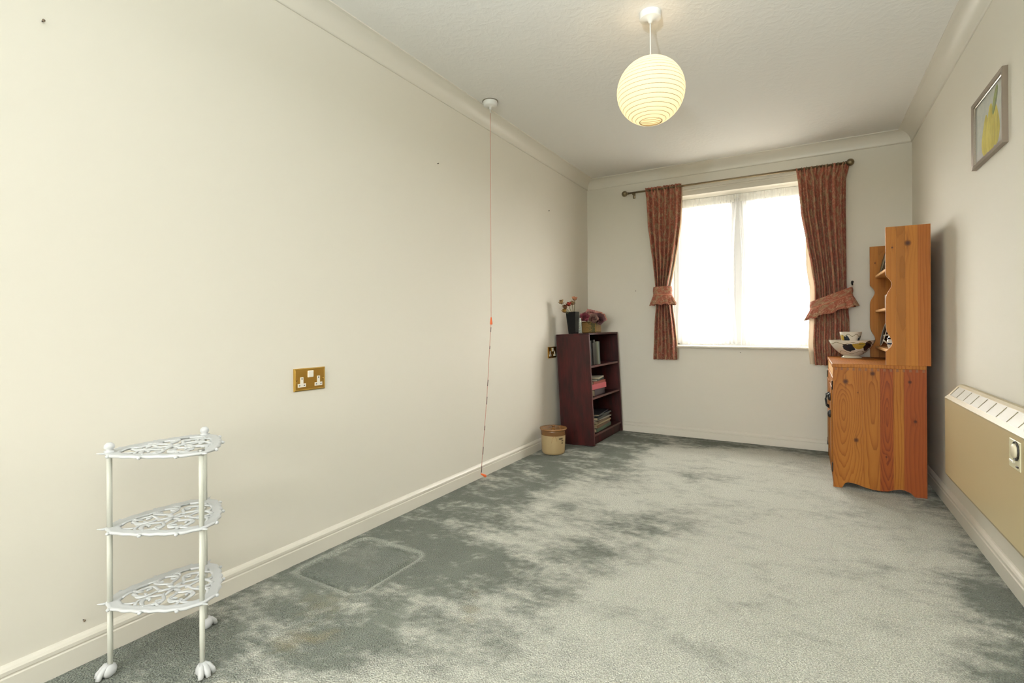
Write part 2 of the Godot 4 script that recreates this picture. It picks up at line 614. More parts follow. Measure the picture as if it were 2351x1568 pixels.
	# coving: concave, with a small step at each edge; mitred corners
	var cv := PackedVector2Array([Vector2(0, 0), Vector2(0, -COVE), Vector2(0.004, -COVE)])
	for k in 11:
		var t := PI / 2 * k / 10.0
		cv.append(Vector2(COVE - (COVE - 0.006) * cos(t) - 0.0, -COVE + (COVE - 0.006) * sin(t)))
	cv.append(Vector2(COVE + 0.004, -0.006))
	cv.append(Vector2(COVE + 0.004, 0))
	var runs := [["trim_1", Vector3(XL, 0, 0), Vector3(1, 0, 0), ZB, ZF, 2], ["trim_2", Vector3(XR, 0, 0), Vector3(-1, 0, 0), ZB, ZF, 2], ["trim_3", Vector3(0, 0, ZF), Vector3(0, 0, 1), XL, XR, 0], ["trim_4", Vector3(0, 0, ZB), Vector3(0, 0, -1), XL, XR, 0]]
	for r in runs:
		st = surf(true)
		for k in cv.size() - 1:
			var p := cv[k]
			var q := cv[k + 1]
			st.set_smooth_group(0 if k >= 2 and k < 12 else -1)
			var v := []
			for e in [[p, r[3], 1.0], [q, r[3], 1.0], [q, r[4], -1.0], [p, r[4], -1.0]]:
				var o: Vector3 = r[1] + r[2] * e[0].x + Vector3(0, CEIL + e[0].y, 0)
				var along: float = e[1]
				along += e[0].x * (-1.0 if along > 0.5 * (r[3] + r[4]) else 1.0)
				o[r[5]] = along
				v.append(o)
			quad(st, v[0], v[1], v[2], v[3])
		structure(r[0], st, M.paint)

func inset_distance(px: float, pz: float) -> float:
	# signed distance to the outline of the cut-out piece: a square of 0.34 m with rounded corners
	var c := Vector2(-1.635, -1.515)
	var h := Vector2(0.172, 0.183)
	var r := 0.035
	var d := (Vector2(px, pz) - c).abs() - h + Vector2(r, r)
	return Vector2(maxf(d.x, 0), maxf(d.y, 0)).length() + minf(maxf(d.x, d.y), 0.0) - r


# ---------------------------------------------------------------- window
func casement(root: Node3D, x0: float, x1: float, y0: float, y1: float, z: float, w: float) -> void:
	# one sash: four rails, glazing beads and a pane
	var st := surf()
	cbox(st, Vector3(x0, y0, z), Vector3(x0 + w, y1, z - 0.055), 0.006)
	cbox(st, Vector3(x1 - w, y0, z), Vector3(x1, y1, z - 0.055), 0.006)
	cbox(st, Vector3(x0 + w * 0.8, y0, z), Vector3(x1 - w * 0.8, y0 + w, z - 0.055), 0.006)
	cbox(st, Vector3(x0 + w * 0.8, y1 - w, z), Vector3(x1 - w * 0.8, y1, z - 0.055), 0.006)
	var s := obj("sash", st, M.upvc, root)
	st = surf()
	cbox(st, Vector3(x0 + w - 0.008, y0 + w - 0.008, z - 0.028), Vector3(x1 - w + 0.008, y1 - w + 0.008, z - 0.032))
	obj("pane", st, M.glass, s)

func window() -> void:
	var wz := ZF - 0.17
	var w1 := Node3D.new()
	w1.name = "window_1"
	w1.set_meta("kind", "structure")
	w1.set_meta("label", "white double casement window behind net curtains")
	add_child(w1)
	var x0 := -1.075
	var x1 := 0.115
	var y0 := 0.815
	var y1 := 2.168
	var st := surf()
	cbox(st, Vector3(x0, y0, wz + 0.008), Vector3(x0 + 0.045, y1, wz - 0.07), 0.004)
	cbox(st, Vector3(x1 - 0.045, y0, wz + 0.008), Vector3(x1, y1, wz - 0.07), 0.004)
	cbox(st, Vector3(x0 + 0.04, y0, wz + 0.008), Vector3(x1 - 0.04, y0 + 0.04, wz - 0.07), 0.004)
	cbox(st, Vector3(x0 + 0.04, y1 - 0.045, wz + 0.008), Vector3(x1 - 0.04, y1, wz - 0.07), 0.004)
	obj("window_frame", st, M.upvc, w1)
	st = surf()
	cbox(st, Vector3(-0.552, y0 + 0.03, wz + 0.01), Vector3(-0.490, y1 - 0.03, wz - 0.07), 0.004)
	obj("mullion", st, M.upvc, w1)
	casement(w1, x0 + 0.04, -0.548, y0 + 0.036, y1 - 0.04, wz + 0.012, 0.038)
	casement(w1, -0.494, x1 - 0.04, y0 + 0.036, y1 - 0.04, wz + 0.012, 0.038)
	# board with a rounded nosing
	st = surf(true)
	var sp := PackedVector2Array([Vector2(ZF - 0.17, 0.800), Vector2(ZF + 0.028, 0.800)])
	for k in 7:
		var t := -PI / 2 + PI * k / 6.0
		sp.append(Vector2(ZF + 0.028 + cos(t) * 0.011, 0.811 + sin(t) * 0.011))
	sp.append(Vector2(ZF - 0.17, 0.822))
	st.set_smooth_group(-1)
	prism(st, sp, x0 - 0.0, x1 + 0.0, Transform3D(Basis(Vector3(0, 0, 1), Vector3(0, 1, 0), Vector3(1, 0, 0)), Vector3.ZERO))
	obj("window_sill", st, M.paint, w1)
	# handles and a dark hinge seen at the corner of the frame
	for hx in [-0.600, -0.470]:
		st = surf(true)
		tube(st, [Vector3(hx, 1.28, wz + 0.012), Vector3(hx, 1.28, wz + 0.034), Vector3(hx, 1.36, wz + 0.036)], 0.007, 8)
		obj("handle", st, M.white, w1)
	st = surf()
	cbox(st, Vector3(-1.064, 0.826, wz + 0.020), Vector3(-1.03, 0.834, wz + 0.009), 0.001)
	cbox(st, Vector3(-1.031, 0.872, wz + 0.016), Vector3(-1.026, 0.892, wz + 0.010), 0.001)
	obj("hinge", st, M.iron_black, w1)

	# cream track boards over the opening
	st = surf()
	cbox(st, Vector3(-1.12, 2.221, ZF), Vector3(0.16, 2.252, ZF + 0.018), 0.003)
	structure("trim_5", st, M.paint)
	st = surf()
	cbox(st, Vector3(-1.12, 2.206, ZF), Vector3(0.16, 2.2215, ZF + 0.010), 0.003)
	structure("trim_6", st, M.paint)

	# nets on a wire inside the reveal
	var wire := surf(true)
	tube(wire, [Vector3(x0, 2.128, ZF - 0.115), Vector3(x1, 2.128, ZF - 0.115)], 0.003, 8)
	var wo := obj("net_wire", wire, M.white)
	wo.set_meta("label", "thin white wire holding the net curtains inside the window reveal")
	wo.set_meta("category", "curtain wire")
	net(-1.070, -0.528, "left", "white net curtain over the casement beside the bookcase corner", 1)
	net(-0.514, 0.110, "right", "white net curtain over the casement beside the dresser", 2)

	# unseen window added behind the camera to let in fill light
	var w2 := Node3D.new()
	w2.name = "window_2"
	w2.set_meta("kind", "structure")
	add_child(w2)
	st = surf()
	for v in [[-1.25, 0.75, -1.20, 2.15], [0.30, 0.75, 0.35, 2.15], [-1.21, 0.75, 0.31, 0.80], [-1.21, 2.10, 0.31, 2.15], [-0.48, 0.79, -0.42, 2.11]]:
		cbox(st, Vector3(v[0], v[1], ZB + 0.08), Vector3(v[2], v[3], ZB + 0.15), 0.003)
	obj("window_frame", st, M.upvc, w2)
	for v in [[-1.21, -0.47], [-0.43, 0.31]]:
		st = surf()
		cbox(st, Vector3(v[0], 0.79, ZB + 0.112), Vector3(v[1], 2.11, ZB + 0.116))
		obj("pane", st, M.glass, w2)

func net(x0: float, x1: float, side: String, label: String, sd: int) -> void:
	var t := thing("net_curtain", label, "net curtain", Vector3(0, 0, 0), "net curtains in the window")
	var n := FastNoiseLite.new()
	n.seed = sd
	n.frequency = 1.0
	var rows := []
	var uvs := []
	var cols := 120
	var nr := 24
	var top := 2.110
	var bot := 0.832
	for j in nr + 1:
		var v := float(j) / nr
		var r := []
		var u := []
		for i in cols + 1:
			var s := float(i) / cols
			var x := lerpf(x0, x1, s)
			# the meeting edges are gathered over the mullion
			var meet := s if side == "left" else 1.0 - s
			var g := 0.006 + 0.010 * smoothstep(0.82, 1.0, meet)
			var z := ZF - 0.115 + g * sin(x * 160.0 + n.get_noise_2d(x * 8.0, v) * 3.0) + n.get_noise_2d(x * 5.0, v * 1.5) * 0.008
			if side == "left":
				x -= 0.03 * smoothstep(0.8, 1.0, s) * sin(v * PI)
			else:
				x += 0.035 * smoothstep(0.2, 0.0, s) * smoothstep(0.0, 0.5, v) * (1.0 - v * 0.6)
				z += 0.006
			var y := lerpf(top, bot, v) + (n.get_noise_2d(x * 6.0, 3.0) * 0.012 if j == nr else 0.0)
			r.append(Vector3(x, y, z))
			u.append(Vector2(s, v))
		rows.append(r)
		uvs.append(u)
	var st := surf(true)
	sheet(st, rows, uvs)
	obj("drop", st, M.net, t)
	# the gathered heading on the wire
	st = surf(true)
	rows = []
	uvs = []
	for j in 7:
		var v := j / 6.0
		var r := []
		var u := []
		for i in 161:
			var s := i / 160.0
			var x := lerpf(x0, x1, s)
			var bulge := sin(clampf(v * 1.4, 0.0, 1.0) * PI) * 0.006
			r.append(Vector3(x, lerpf(2.150, 2.085, v), ZF - 0.108 + bulge + 0.003 * sin(x * 260.0 + sin(x * 37.0) * 2.0) + (0.006 if side == "right" else 0.0)))
			u.append(Vector2(s, v))
		rows.append(r)
		uvs.append(u)
	sheet(st, rows, uvs)
	obj("heading", st, M.net_heading, t)


func outside() -> void:
	# the flat is upstairs: ground below, one roof opposite just reaches eye level
	var st := surf()
	cbox(st, Vector3(-60, -2.95, ZF - 0.6), Vector3(60, -2.75, -70))
	structure("ground_outside", st, mat(200, 198, 190, 0.9))
	var h := thing("neighbouring_house", "neighbouring house with grey hipped roof outside the window", "house", Vector3(-2.95, -2.75, -22.5))
	st = surf()
	cbox(st, Vector3(-2.1, 0, -2.4), Vector3(2.3, 2.75, 2.4))
	obj("wall", st, mat(176, 150, 128, 0.9), h)
	st = surf()
	var e := [Vector3(-2.5, 2.6, 2.8), Vector3(2.7, 2.6, 2.8), Vector3(2.7, 2.6, -2.8), Vector3(-2.5, 2.6, -2.8)]
	var p := Vector3(0.05, 3.52, 0.4)
	var q := Vector3(0.35, 3.52, -0.4)
	tri(st, e[0], p, e[1])
	quad(st, e[1], p, q, e[2])
	tri(st, e[2], q, e[3])
	quad(st, e[3], q, p, e[0])
	quad(st, e[0], e[1], e[2], e[3])
	obj("roof", st, mat(96, 98, 104, 0.85), h)


# ---------------------------------------------------------------- pine dresser
func dresser() -> void:
	var x0 := 0.136
	var x1 := 0.590
	var zn := -3.685
	var zf := -4.565
	var top := 0.760
	var d := thing("pine_dresser", "waxed pine dresser cupboard with black iron fittings beside the window", "cupboard", Vector3(x0, 0, zn))
	var W := x1 - x0
	var L := zn - zf
	# the shaped bottom edge between the two feet: [s from front to back, height]
	var cut := [[0.0, 0.0], [0.104, 0.0], [0.112, 0.014], [0.13, 0.030], [0.165, 0.038], [0.22, 0.037], [0.29, 0.029], [0.36, 0.019], [0.43, 0.013], [0.52, 0.010], [0.60, 0.014], [0.67, 0.027], [0.73, 0.034], [0.78, 0.031], [0.83, 0.021], [0.862, 0.008], [0.872, 0.0], [1.0, 0.0]]
	var wave := func(s: float) -> float:
		for i in cut.size() - 1:
			if s <= cut[i + 1][0]:
				return lerpf(cut[i][1], cut[i + 1][1], (s - cut[i][0]) / (cut[i + 1][0] - cut[i][0]))
		return 0.0
	var edges := [0.0, 0.33, 0.52, 0.66, 0.77, 1.0]
	for side in 2:
		var z1 := 0.0 if side == 0 else -L + 0.019
		var panel := Node3D.new()
		panel.name = "side_panel"
		d.add_child(panel, true)
		for k in 5:
			var a: float = edges[k]
			var b: float = edges[k + 1]
			var poly := PackedVector2Array()
			for i in 25:
				var s := lerpf(a, b, i / 24.0)
				poly.append(Vector2(s * W, wave.call(s)))
			poly.append(Vector2(b * W - 0.0003, top - 0.022))
			poly.append(Vector2(a * W + 0.0003, top - 0.022))
			var st := surf()
			var proud := [0.0, 0.0003, -0.0002, 0.0004, 0.0][k] as float
			prism(st, poly, z1 - 0.019, z1 + proud, Transform3D.IDENTITY, Rect2(0, 0, W, top))
			obj("plank", st, M.pine_side, panel)
	# dovetailed top: the ends of the top board show between the tails
	var tp := surf()
	cbox(tp, Vector3(-0.004, top - 0.022, -L), Vector3(W, top, 0), 0.002)
	obj("top_board", tp, M.pine, d)
	for k in 15:
		var c := 0.016 + k * (W - 0.03) / 14.0
		var st := surf()
		prism(st, PackedVector2Array([Vector2(c - 0.0065, top - 0.038), Vector2(c + 0.0065, top - 0.038), Vector2(c + 0.0045, top - 0.021), Vector2(c - 0.0045, top - 0.021)]), -0.004, 0.0008)
		obj("dovetail", st, M.end_grain, d)
	# back, bottom and front
	part_box("back_panel", d, Vector3(W - 0.012, 0.06, -L + 0.018), Vector3(W - 0.004, top - 0.02, -0.018), M.pine, 0.001)
	part_box("floor_board", d, Vector3(0.012, 0.06, -L + 0.018), Vector3(W - 0.01, 0.08, -0.018), M.pine, 0.001)
	part_box("plinth", d, Vector3(0.004, 0.0, -L + 0.02), Vector3(0.022, 0.065, -0.02), M.pine, 0.002)
	part_box("top_rail", d, Vector3(0.002, top - 0.085, -L + 0.02), Vector3(0.020, top - 0.022, -0.02), M.pine_edge, 0.002)
	for k in 2:
		var za := -0.022 - k * (L - 0.044) * 0.5
		var zb := za - (L - 0.044) * 0.5 + 0.003
		var st := surf()
		cbox(st, Vector3(-0.001, 0.07, za), Vector3(0.018, top - 0.088, zb), 0.003)
		var door := obj("door", st, M.pine, d)
		st = surf()
		cbox(st, Vector3(-0.006, 0.13, za - 0.06), Vector3(0.0, top - 0.15, zb + 0.06), 0.005)
		obj("raised_panel", st, M.pine, door)
		for hy in [0.115, top - 0.135]:
			st = surf()
			var zc := za - 0.004 if k == 0 else zb + 0.004
			cbox(st, Vector3(-0.006, hy - 0.028, zc - 0.012), Vector3(-0.001, hy + 0.028, zc + 0.012), 0.002)
			obj("hinge", st, M.iron_black, door)
		st = surf(true)
		var hz := zb + 0.04 if k == 0 else za - 0.04
		tube(st, [Vector3(-0.002, 0.53, hz), Vector3(-0.022, 0.515, hz), Vector3(-0.026, 0.48, hz), Vector3(-0.022, 0.445, hz), Vector3(-0.002, 0.43, hz)], 0.006, 8)
		obj("handle", st, M.iron_black, door)
	# bosses of the iron fittings seen on the front edge by the near side
	for hy in [0.53, 0.42]:
		var st := surf(true)
		ball(st, Vector3(-0.010, hy, -0.20), Vector3(0.014, 0.026, 0.016), 12, 8)
		obj("pull", st, M.iron_black, d)

	# shelf unit standing on the base
	var u := thing("plate_rack", "waxed pine dresser rack with wavy front edges and three shelves", "shelf unit", Vector3(0.402, top, zn))
	var UW := 0.208
	var H := 0.815
	var curve := func(y: float) -> float:
		# how far the front edge is cut back at height y
		var t := y / H
		var c := 0.0
		if t < 0.655:
			c = 0.030 * exp(-pow((t - 0.585) / 0.055, 2.0)) * smoothstep(0.655, 0.625, t)
		if t > 0.10:
			c += 0.031 * exp(-pow((t - 0.165) / 0.060, 2.0)) * smoothstep(0.10, 0.125, t)
		return c
	for side in 2:
		var z1 := 0.0 if side == 0 else -L + 0.018
		var up := [0.0, 0.24, 0.44, 0.72, 1.0]
		var panel := Node3D.new()
		panel.name = "side_panel"
		u.add_child(panel, true)
		for k in 4:
			var poly := PackedVector2Array()
			if k == 0:
				for i in 61:
					var y := H * i / 60.0
					poly.append(Vector2(curve.call(y), y))
				poly.append(Vector2(up[1] * UW - 0.0003, H))
				poly.append(Vector2(up[1] * UW - 0.0003, 0.0))
			else:
				poly = PackedVector2Array([Vector2(up[k] * UW, 0), Vector2(up[k] * UW, H), Vector2(up[k + 1] * UW - 0.0003, H), Vector2(up[k + 1] * UW - 0.0003, 0)])
			var st := surf()
			prism(st, poly, z1 - 0.018, z1 + [0.0, 0.0003, 0.0, 0.0004][k], Transform3D.IDENTITY, Rect2(0, 0, UW, H))
			obj("plank", st, M.pine_upper, panel)
	for y in [0.065, 0.330, 0.583]:
		part_box("shelf", u, Vector3(0.032, y, -L + 0.018), Vector3(UW - 0.008, y + 0.018, -0.018), M.pine_edge, 0.003)
	part_box("back_panel", u, Vector3(UW - 0.008, 0.0, -L + 0.002), Vector3(UW, H - 0.01, -0.002), M.pine, 0.001)


# ---------------------------------------------------------------- bookcase
var case_xf: Transform3D
const CW := 0.735
const CD := 0.297
const CH := 0.935

func bookcase() -> void:
	# leans back on the wall: its foot stands off by the skirting board
	case_xf = Transform3D(Basis(Vector3(0, 0, 1), deg_to_rad(2.9)), Vector3(-1.812, -0.006, -3.919))
	var b := thing("bookcase", "dark mahogany bookcase with three shelves leaning back in the corner", "bookcase")
	b.transform = case_xf
	var t := 0.016
	for z in [0.0, -CW + t]:
		var st := surf()
		prism(st, PackedVector2Array([Vector2(0.0, 0.0), Vector2(CD, 0), Vector2(CD, CH - t), Vector2(0, CH - t)]), z - t, z)
		obj("side_panel", st, M.foil, b)
		part_box("edge_strip", b, Vector3(CD - 0.001, 0.002, z - t), Vector3(CD + 0.0006, CH - t, z), M.foil_edge, 0.0)
	part_box("top_panel", b, Vector3(0, CH - t, -CW), Vector3(CD + 0.0006, CH, 0), M.foil, 0.0012)
	part_box("back_panel", b, Vector3(0.002, 0.05, -CW + t), Vector3(0.006, CH - t, -t), M.foil, 0.0)
	for y in [0.070, 0.376, 0.642]:
		var s := part_box("shelf", b, Vector3(0.008, y, -CW + t), Vector3(CD - 0.008, y + t, -t), M.foil, 0.001)
		part_box("edge_strip", s, Vector3(CD - 0.009, y, -CW + t), Vector3(CD - 0.0074, y + t, -t), M.foil_edge, 0.0)
	part_box("plinth", b, Vector3(CD - 0.036, 0.0, -CW + t), Vector3(CD - 0.020, 0.070, -t), M.foil, 0.001)

func book(called: String, label: String, size: Vector3, cover: Material, at: Transform3D, group: String, pages: Material = null) -> void:
	# lies flat: x is the page depth (spine at +x), y the thickness, z the height of the page
	var b := thing(called, label, "book", Vector3.ZERO, group)
	b.transform = at
	var c := 0.0022
	var st := surf()
	cbox(st, Vector3(0, 0, -size.z / 2), Vector3(size.x, c, size.z / 2), 0.0005)
	cbox(st, Vector3(0, size.y - c, -size.z / 2), Vector3(size.x, size.y, size.z / 2), 0.0005)
	cbox(st, Vector3(size.x - c, 0, -size.z / 2), Vector3(size.x + 0.001, size.y, size.z / 2), 0.0009)
	obj("cover", st, cover, b)
	part_box("pages", b, Vector3(0.003, c, -size.z / 2 + 0.003), Vector3(size.x - c, size.y - c, size.z / 2 - 0.003), pages if pages else M.pages, 0.0003)

func bookcase_contents() -> void:
	M.pages = mat(214, 200, 168, 0.8)
	var pale := mat(196, 190, 172, 0.7)
	# upright row on the top shelf, against the near side
	var z := -0.030
	var up := [
		["tall black hardback standing next to the bookcase side panel", 0.040, 0.215, 18, 20, 18], ["thick dark green hardback second in the upright row", 0.044, 0.205, 26, 34, 24], ["fat charcoal hardback third in the upright row", 0.046, 0.21, 24, 24, 26], ["slim dark brown hardback fourth in the upright row", 0.028, 0.19, 42, 36, 30],
		["near black hardback with a white spot on its spine", 0.040, 0.215, 16, 18, 14], ["dark olive hardback sixth in the upright row", 0.034, 0.195, 46, 44, 34], ["olive hardback with pale spine in the upright row", 0.024, 0.20, 96, 102, 78], ["narrow pale grey booklet between olive and teal books", 0.014, 0.20, 140, 142, 130], ["grey teal hardback last in the upright row", 0.034, 0.198, 78, 94, 92]]
	var zz := -0.022
	for u in up:
		var y0 := 0.6592
		# stands on its end: local y (thickness) runs along -z, local z (page height) runs up
		var local := Transform3D(Basis(Vector3(1, 0, 0), Vector3(0, 0, -1), Vector3(0, 1, 0)), Vector3(CD - 0.03 - 0.14 - rng.randf() * 0.012, y0 + u[2] / 2, zz))
		book("book", u[0], Vector3(0.14, u[1], u[2]), mat(u[3], u[4], u[5], 0.45), case_xf * local, "books standing on the top shelf")
		zz -= u[1] + 0.0015
	# the stack on the middle shelf
	var y := 0.3932
	var mid := [
		["thick cream paged hardback at the bottom of the middle shelf pile", 0.052, 0.155, 0.30, 70, 58, 66, 4.0], ["fat paperback with pink and blue spine in the middle shelf pile", 0.046, 0.16, 0.29, 196, 98, 108, -6.0],
		["red spined paperback in the middle shelf pile", 0.022, 0.15, 0.27, 150, 70, 62, -2.0], ["dark green book in the middle shelf pile", 0.016, 0.15, 0.27, 52, 60, 48, 8.0], ["white backed booklet slanting on top of the middle shelf pile", 0.014, 0.14, 0.24, 206, 200, 180, 10.0]]
	for k in mid.size():
		var m: Array = mid[k]
		var yaw := deg_to_rad(m[7])
		var local := Transform3D(Basis(Vector3(0, 1, 0), yaw), Vector3(CD - 0.035 - m[2], y, -0.270 - 0.010 * k))
		book("book", m[0], Vector3(m[2], m[1], m[3]), mat(m[4], m[5], m[6], 0.4), case_xf * local, "books piled on the middle shelf", M.pages if k % 2 == 0 else pale)
		y += m[1] + 0.0008
	# magazines and large books on the lowest shelf
	y = 0.0875
	var low := [
		["large green edged hardback at the bottom of the lowest shelf pile", 0.030, 0.20, 0.40, 66, 92, 74, 2.0], ["brown hardback on the large green edged one", 0.022, 0.195, 0.37, 104, 66, 40, 3.0], ["cream paged magazine in the lowest shelf pile", 0.014, 0.20, 0.38, 176, 156, 116, 0.0],
		["brown covered magazine in the lowest shelf pile", 0.018, 0.20, 0.36, 96, 70, 44, 4.0], ["pale grey magazine in the lowest shelf pile", 0.012, 0.205, 0.39, 170, 168, 156, -2.0], ["black folder in the lowest shelf pile", 0.022, 0.20, 0.39, 30, 32, 34, 5.0],
		["dark grey magazine with glossy cover in the lowest shelf pile", 0.012, 0.20, 0.38, 66, 70, 72, -4.0], ["black glossy magazine on top of the lowest shelf pile", 0.010, 0.195, 0.36, 40, 42, 46, 7.0]]
	for k in low.size():
		var m: Array = low[k]
		var local := Transform3D(Basis(Vector3(0, 1, 0), deg_to_rad(m[7])), Vector3(CD - 0.030 - m[2], y, -0.315))
		book("book", m[0], Vector3(m[2], m[1], m[3]), mat(m[4], m[5], m[6], 0.3), case_xf * local, "books and magazines on the lowest shelf")
		y += m[1] + 0.0008

	# ---- on top of the bookcase
	var top := func(x: float, z_: float) -> Vector3: return case_xf * Vector3(x, CH + 0.0008, z_)
	var vb: Vector3 = top.call(0.135, -0.062)
	var v := thing("black_vase", "tall glossy black square vase on top of the bookcase", "vase", vb)
	v.basis = case_xf.basis
	var st := surf()
	var o := 0.032
	var w := 0.044
	var h := 0.185
	var lo := [Vector3(-o, 0, -o), Vector3(o, 0, -o), Vector3(o, 0, o), Vector3(-o, 0, o)]
	var hi := [Vector3(-w, h, -w), Vector3(w, h, -w), Vector3(w, h, w), Vector3(-w, h, w)]
	for k in 4:
		var k2 := (k + 1) % 4
		quad(st, lo[k], lo[k2], hi[k2], hi[k])
		quad(st, hi[k], hi[k2], hi[k2] * Vector3(0.88, 1, 0.88), hi[k] * Vector3(0.88, 1, 0.88))
		quad(st, hi[k2] * Vector3(0.88, 1, 0.88), lo[k2] * Vector3(0.85, 1, 0.85) + Vector3(0, 0.01, 0), lo[k] * Vector3(0.85, 1, 0.85) + Vector3(0, 0.01, 0), hi[k] * Vector3(0.88, 1, 0.88))
	quad(st, lo[3], lo[2], lo[1], lo[0])
	quad(st, lo[0] * Vector3(0.85, 1, 0.85) + Vector3(0, 0.01, 0), lo[1] * Vector3(0.85, 1, 0.85) + Vector3(0, 0.01, 0), lo[2] * Vector3(0.85, 1, 0.85) + Vector3(0, 0.01, 0), lo[3] * Vector3(0.85, 1, 0.85) + Vector3(0, 0.01, 0))
	obj("body", st, M.black, v)
	# dried flowers standing in it
	var dried := [
		["dried cream rose leaning furthest out of the black vase", Vector3(-0.065, 0.268, 0.105), 176, 142, 92], ["dried dark red rosebud in the black vase", Vector3(-0.020, 0.250, 0.052), 150, 42, 26], ["dried brown and cream rose above the red bud", Vector3(-0.005, 0.262, 0.008), 150, 116, 76],
		["small dried peach rose at the top of the spray", Vector3(0.010, 0.300, -0.004), 186, 128, 92], ["dried ochre rose drooping over the vase rim", Vector3(-0.050, 0.195, 0.075), 170, 130, 62], ["dried brown bud low in the spray", Vector3(-0.042, 0.228, 0.080), 116, 74, 46]]
	for f in dried:
		var fl := thing("dried_rose", f[0], "dried flower", vb, "dried roses in the black vase")
		var head: Vector3 = f[1]
		st = surf(true)
		tube(st, [Vector3(head.x * 0.2, 0.02, head.z * 0.12), Vector3(head.x * 0.35, 0.17, head.z * 0.30), Vector3(head.x * 0.8, minf(head.y - 0.03, 0.205) + 0.01, head.z * 0.75), head - Vector3(0, 0.010, 0)], 0.0022, 6)
		obj("stem", st, mat(112, 108, 62, 0.8), fl)
		petals(fl, head, 0.034, mat(f[2], f[3], f[4], 0.8), mat(int(f[2] * 0.6), int(f[3] * 0.5), int(f[4] * 0.45), 0.8), 7, Vector3(head.x * 3.0 + 0.2, 0.7, head.z * 4.0 + 0.1))
		st = surf(true)
		for k in 4:
			var a := k * 1.57 + head.x * 30.0
			tube(st, [head - Vector3(0, 0.014, 0), head + Vector3(cos(a) * 0.016, -0.010, sin(a) * 0.016), head + Vector3(cos(a) * 0.026, 0.002, sin(a) * 0.026)], 0.004, 5, false, 0.3)
		obj("sepals", st, mat(96, 66, 36, 0.85), fl)

	# clear glass tube vase with green stems beside the black vase
	var gb: Vector3 = top.call(0.160, -0.125)
	var g := thing("glass_vase", "slim clear glass vase behind the black vase", "vase", gb)
	g.basis = case_xf.basis
	st = surf(true)
	lathe(st, [Vector2(0.0, 0.003), Vector2(0.022, 0.003), Vector2(0.022, 0.13), Vector2(0.0235, 0.132), Vector2(0.025, 0.13), Vector2(0.025, 0.0), Vector2(0.0, 0.0)], 24)
	var gm := mat(225, 238, 230, 0.03)
	gm.transparency = BaseMaterial3D.TRANSPARENCY_ALPHA
	gm.albedo_color.a = 0.25
	obj("body", st, gm, g)

	# gold square vase with fabric roses
	var sb: Vector3 = top.call(0.155, -0.430)
	var s := thing("gold_vase", "square gold and green glazed vase holding pink roses", "vase", sb)
	s.basis = case_xf.basis
	var im := Image.create(64, 64, false, Image.FORMAT_RGB8)
	var n := FastNoiseLite.new()
	n.seed = 3
	n.frequency = 0.09
	for j in 64:
		for i in 64:
			var t := n.get_noise_2d(i, j) + (j - 36) / 40.0
			im.set_pixel(i, j, Color8(150, 116, 62).lerp(Color8(66, 68, 34), smoothstep(-0.1, 0.5, t)).lerp(Color8(112, 74, 44), clampf(n.get_noise_2d(i * 2.0 + 90.0, j * 2.0), 0.0, 0.6)))
	st = surf()
	cbox(st, Vector3(-0.07, 0, -0.07), Vector3(0.07, 0.105, 0.07), 0.008)
	obj("body", st, tex_mat(im, 0.35), s)
	var roses := [
		["pale salmon fabric rose in the gold vase", Vector3(0.040, 0.135, -0.075), 0.066, 236, 180, 162, Vector3(0.5, 0.35, 0.7)], ["dusky mauve fabric rose in the gold vase", Vector3(0.075, 0.125, 0.020), 0.060, 128, 88, 90, Vector3(0.4, 0.3, 0.85)], ["soft pink fabric rose at the crown of the gold vase", Vector3(-0.015, 0.165, -0.02), 0.060, 206, 150, 142, Vector3(0.3, 0.8, 0.4)],
		["grey pink fabric rose at the rim of the gold vase", Vector3(0.050, 0.128, 0.100), 0.050, 170, 134, 122, Vector3(0.3, 0.3, 0.9)], ["deep rose pink fabric rose beside the black vase", Vector3(-0.005, 0.135, 0.140), 0.046, 158, 76, 92, Vector3(0.0, 0.4, 0.9)], ["mauve pink fabric rose at the back of the gold vase", Vector3(-0.040, 0.150, 0.065), 0.050, 150, 104, 104, Vector3(-0.2, 0.8, 0.5)]]
	for r in roses:
		var fl := thing("fabric_rose", r[0], "flower", sb, "fabric roses in the gold vase")
		st = surf(true)
		tube(st, [Vector3(r[1].x * 0.3, 0.06, r[1].z * 0.3), r[1] - r[6].normalized() * r[2] * 0.4], 0.003, 6)
		obj("stem", st, mat(74, 84, 50, 0.8), fl)
		petals(fl, r[1], r[2] * 1.25, mat(r[3], r[4], r[5], 0.8), mat(int(r[3] * 0.72), int(r[4] * 0.62), int(r[5] * 0.64), 0.85), 14, r[6])

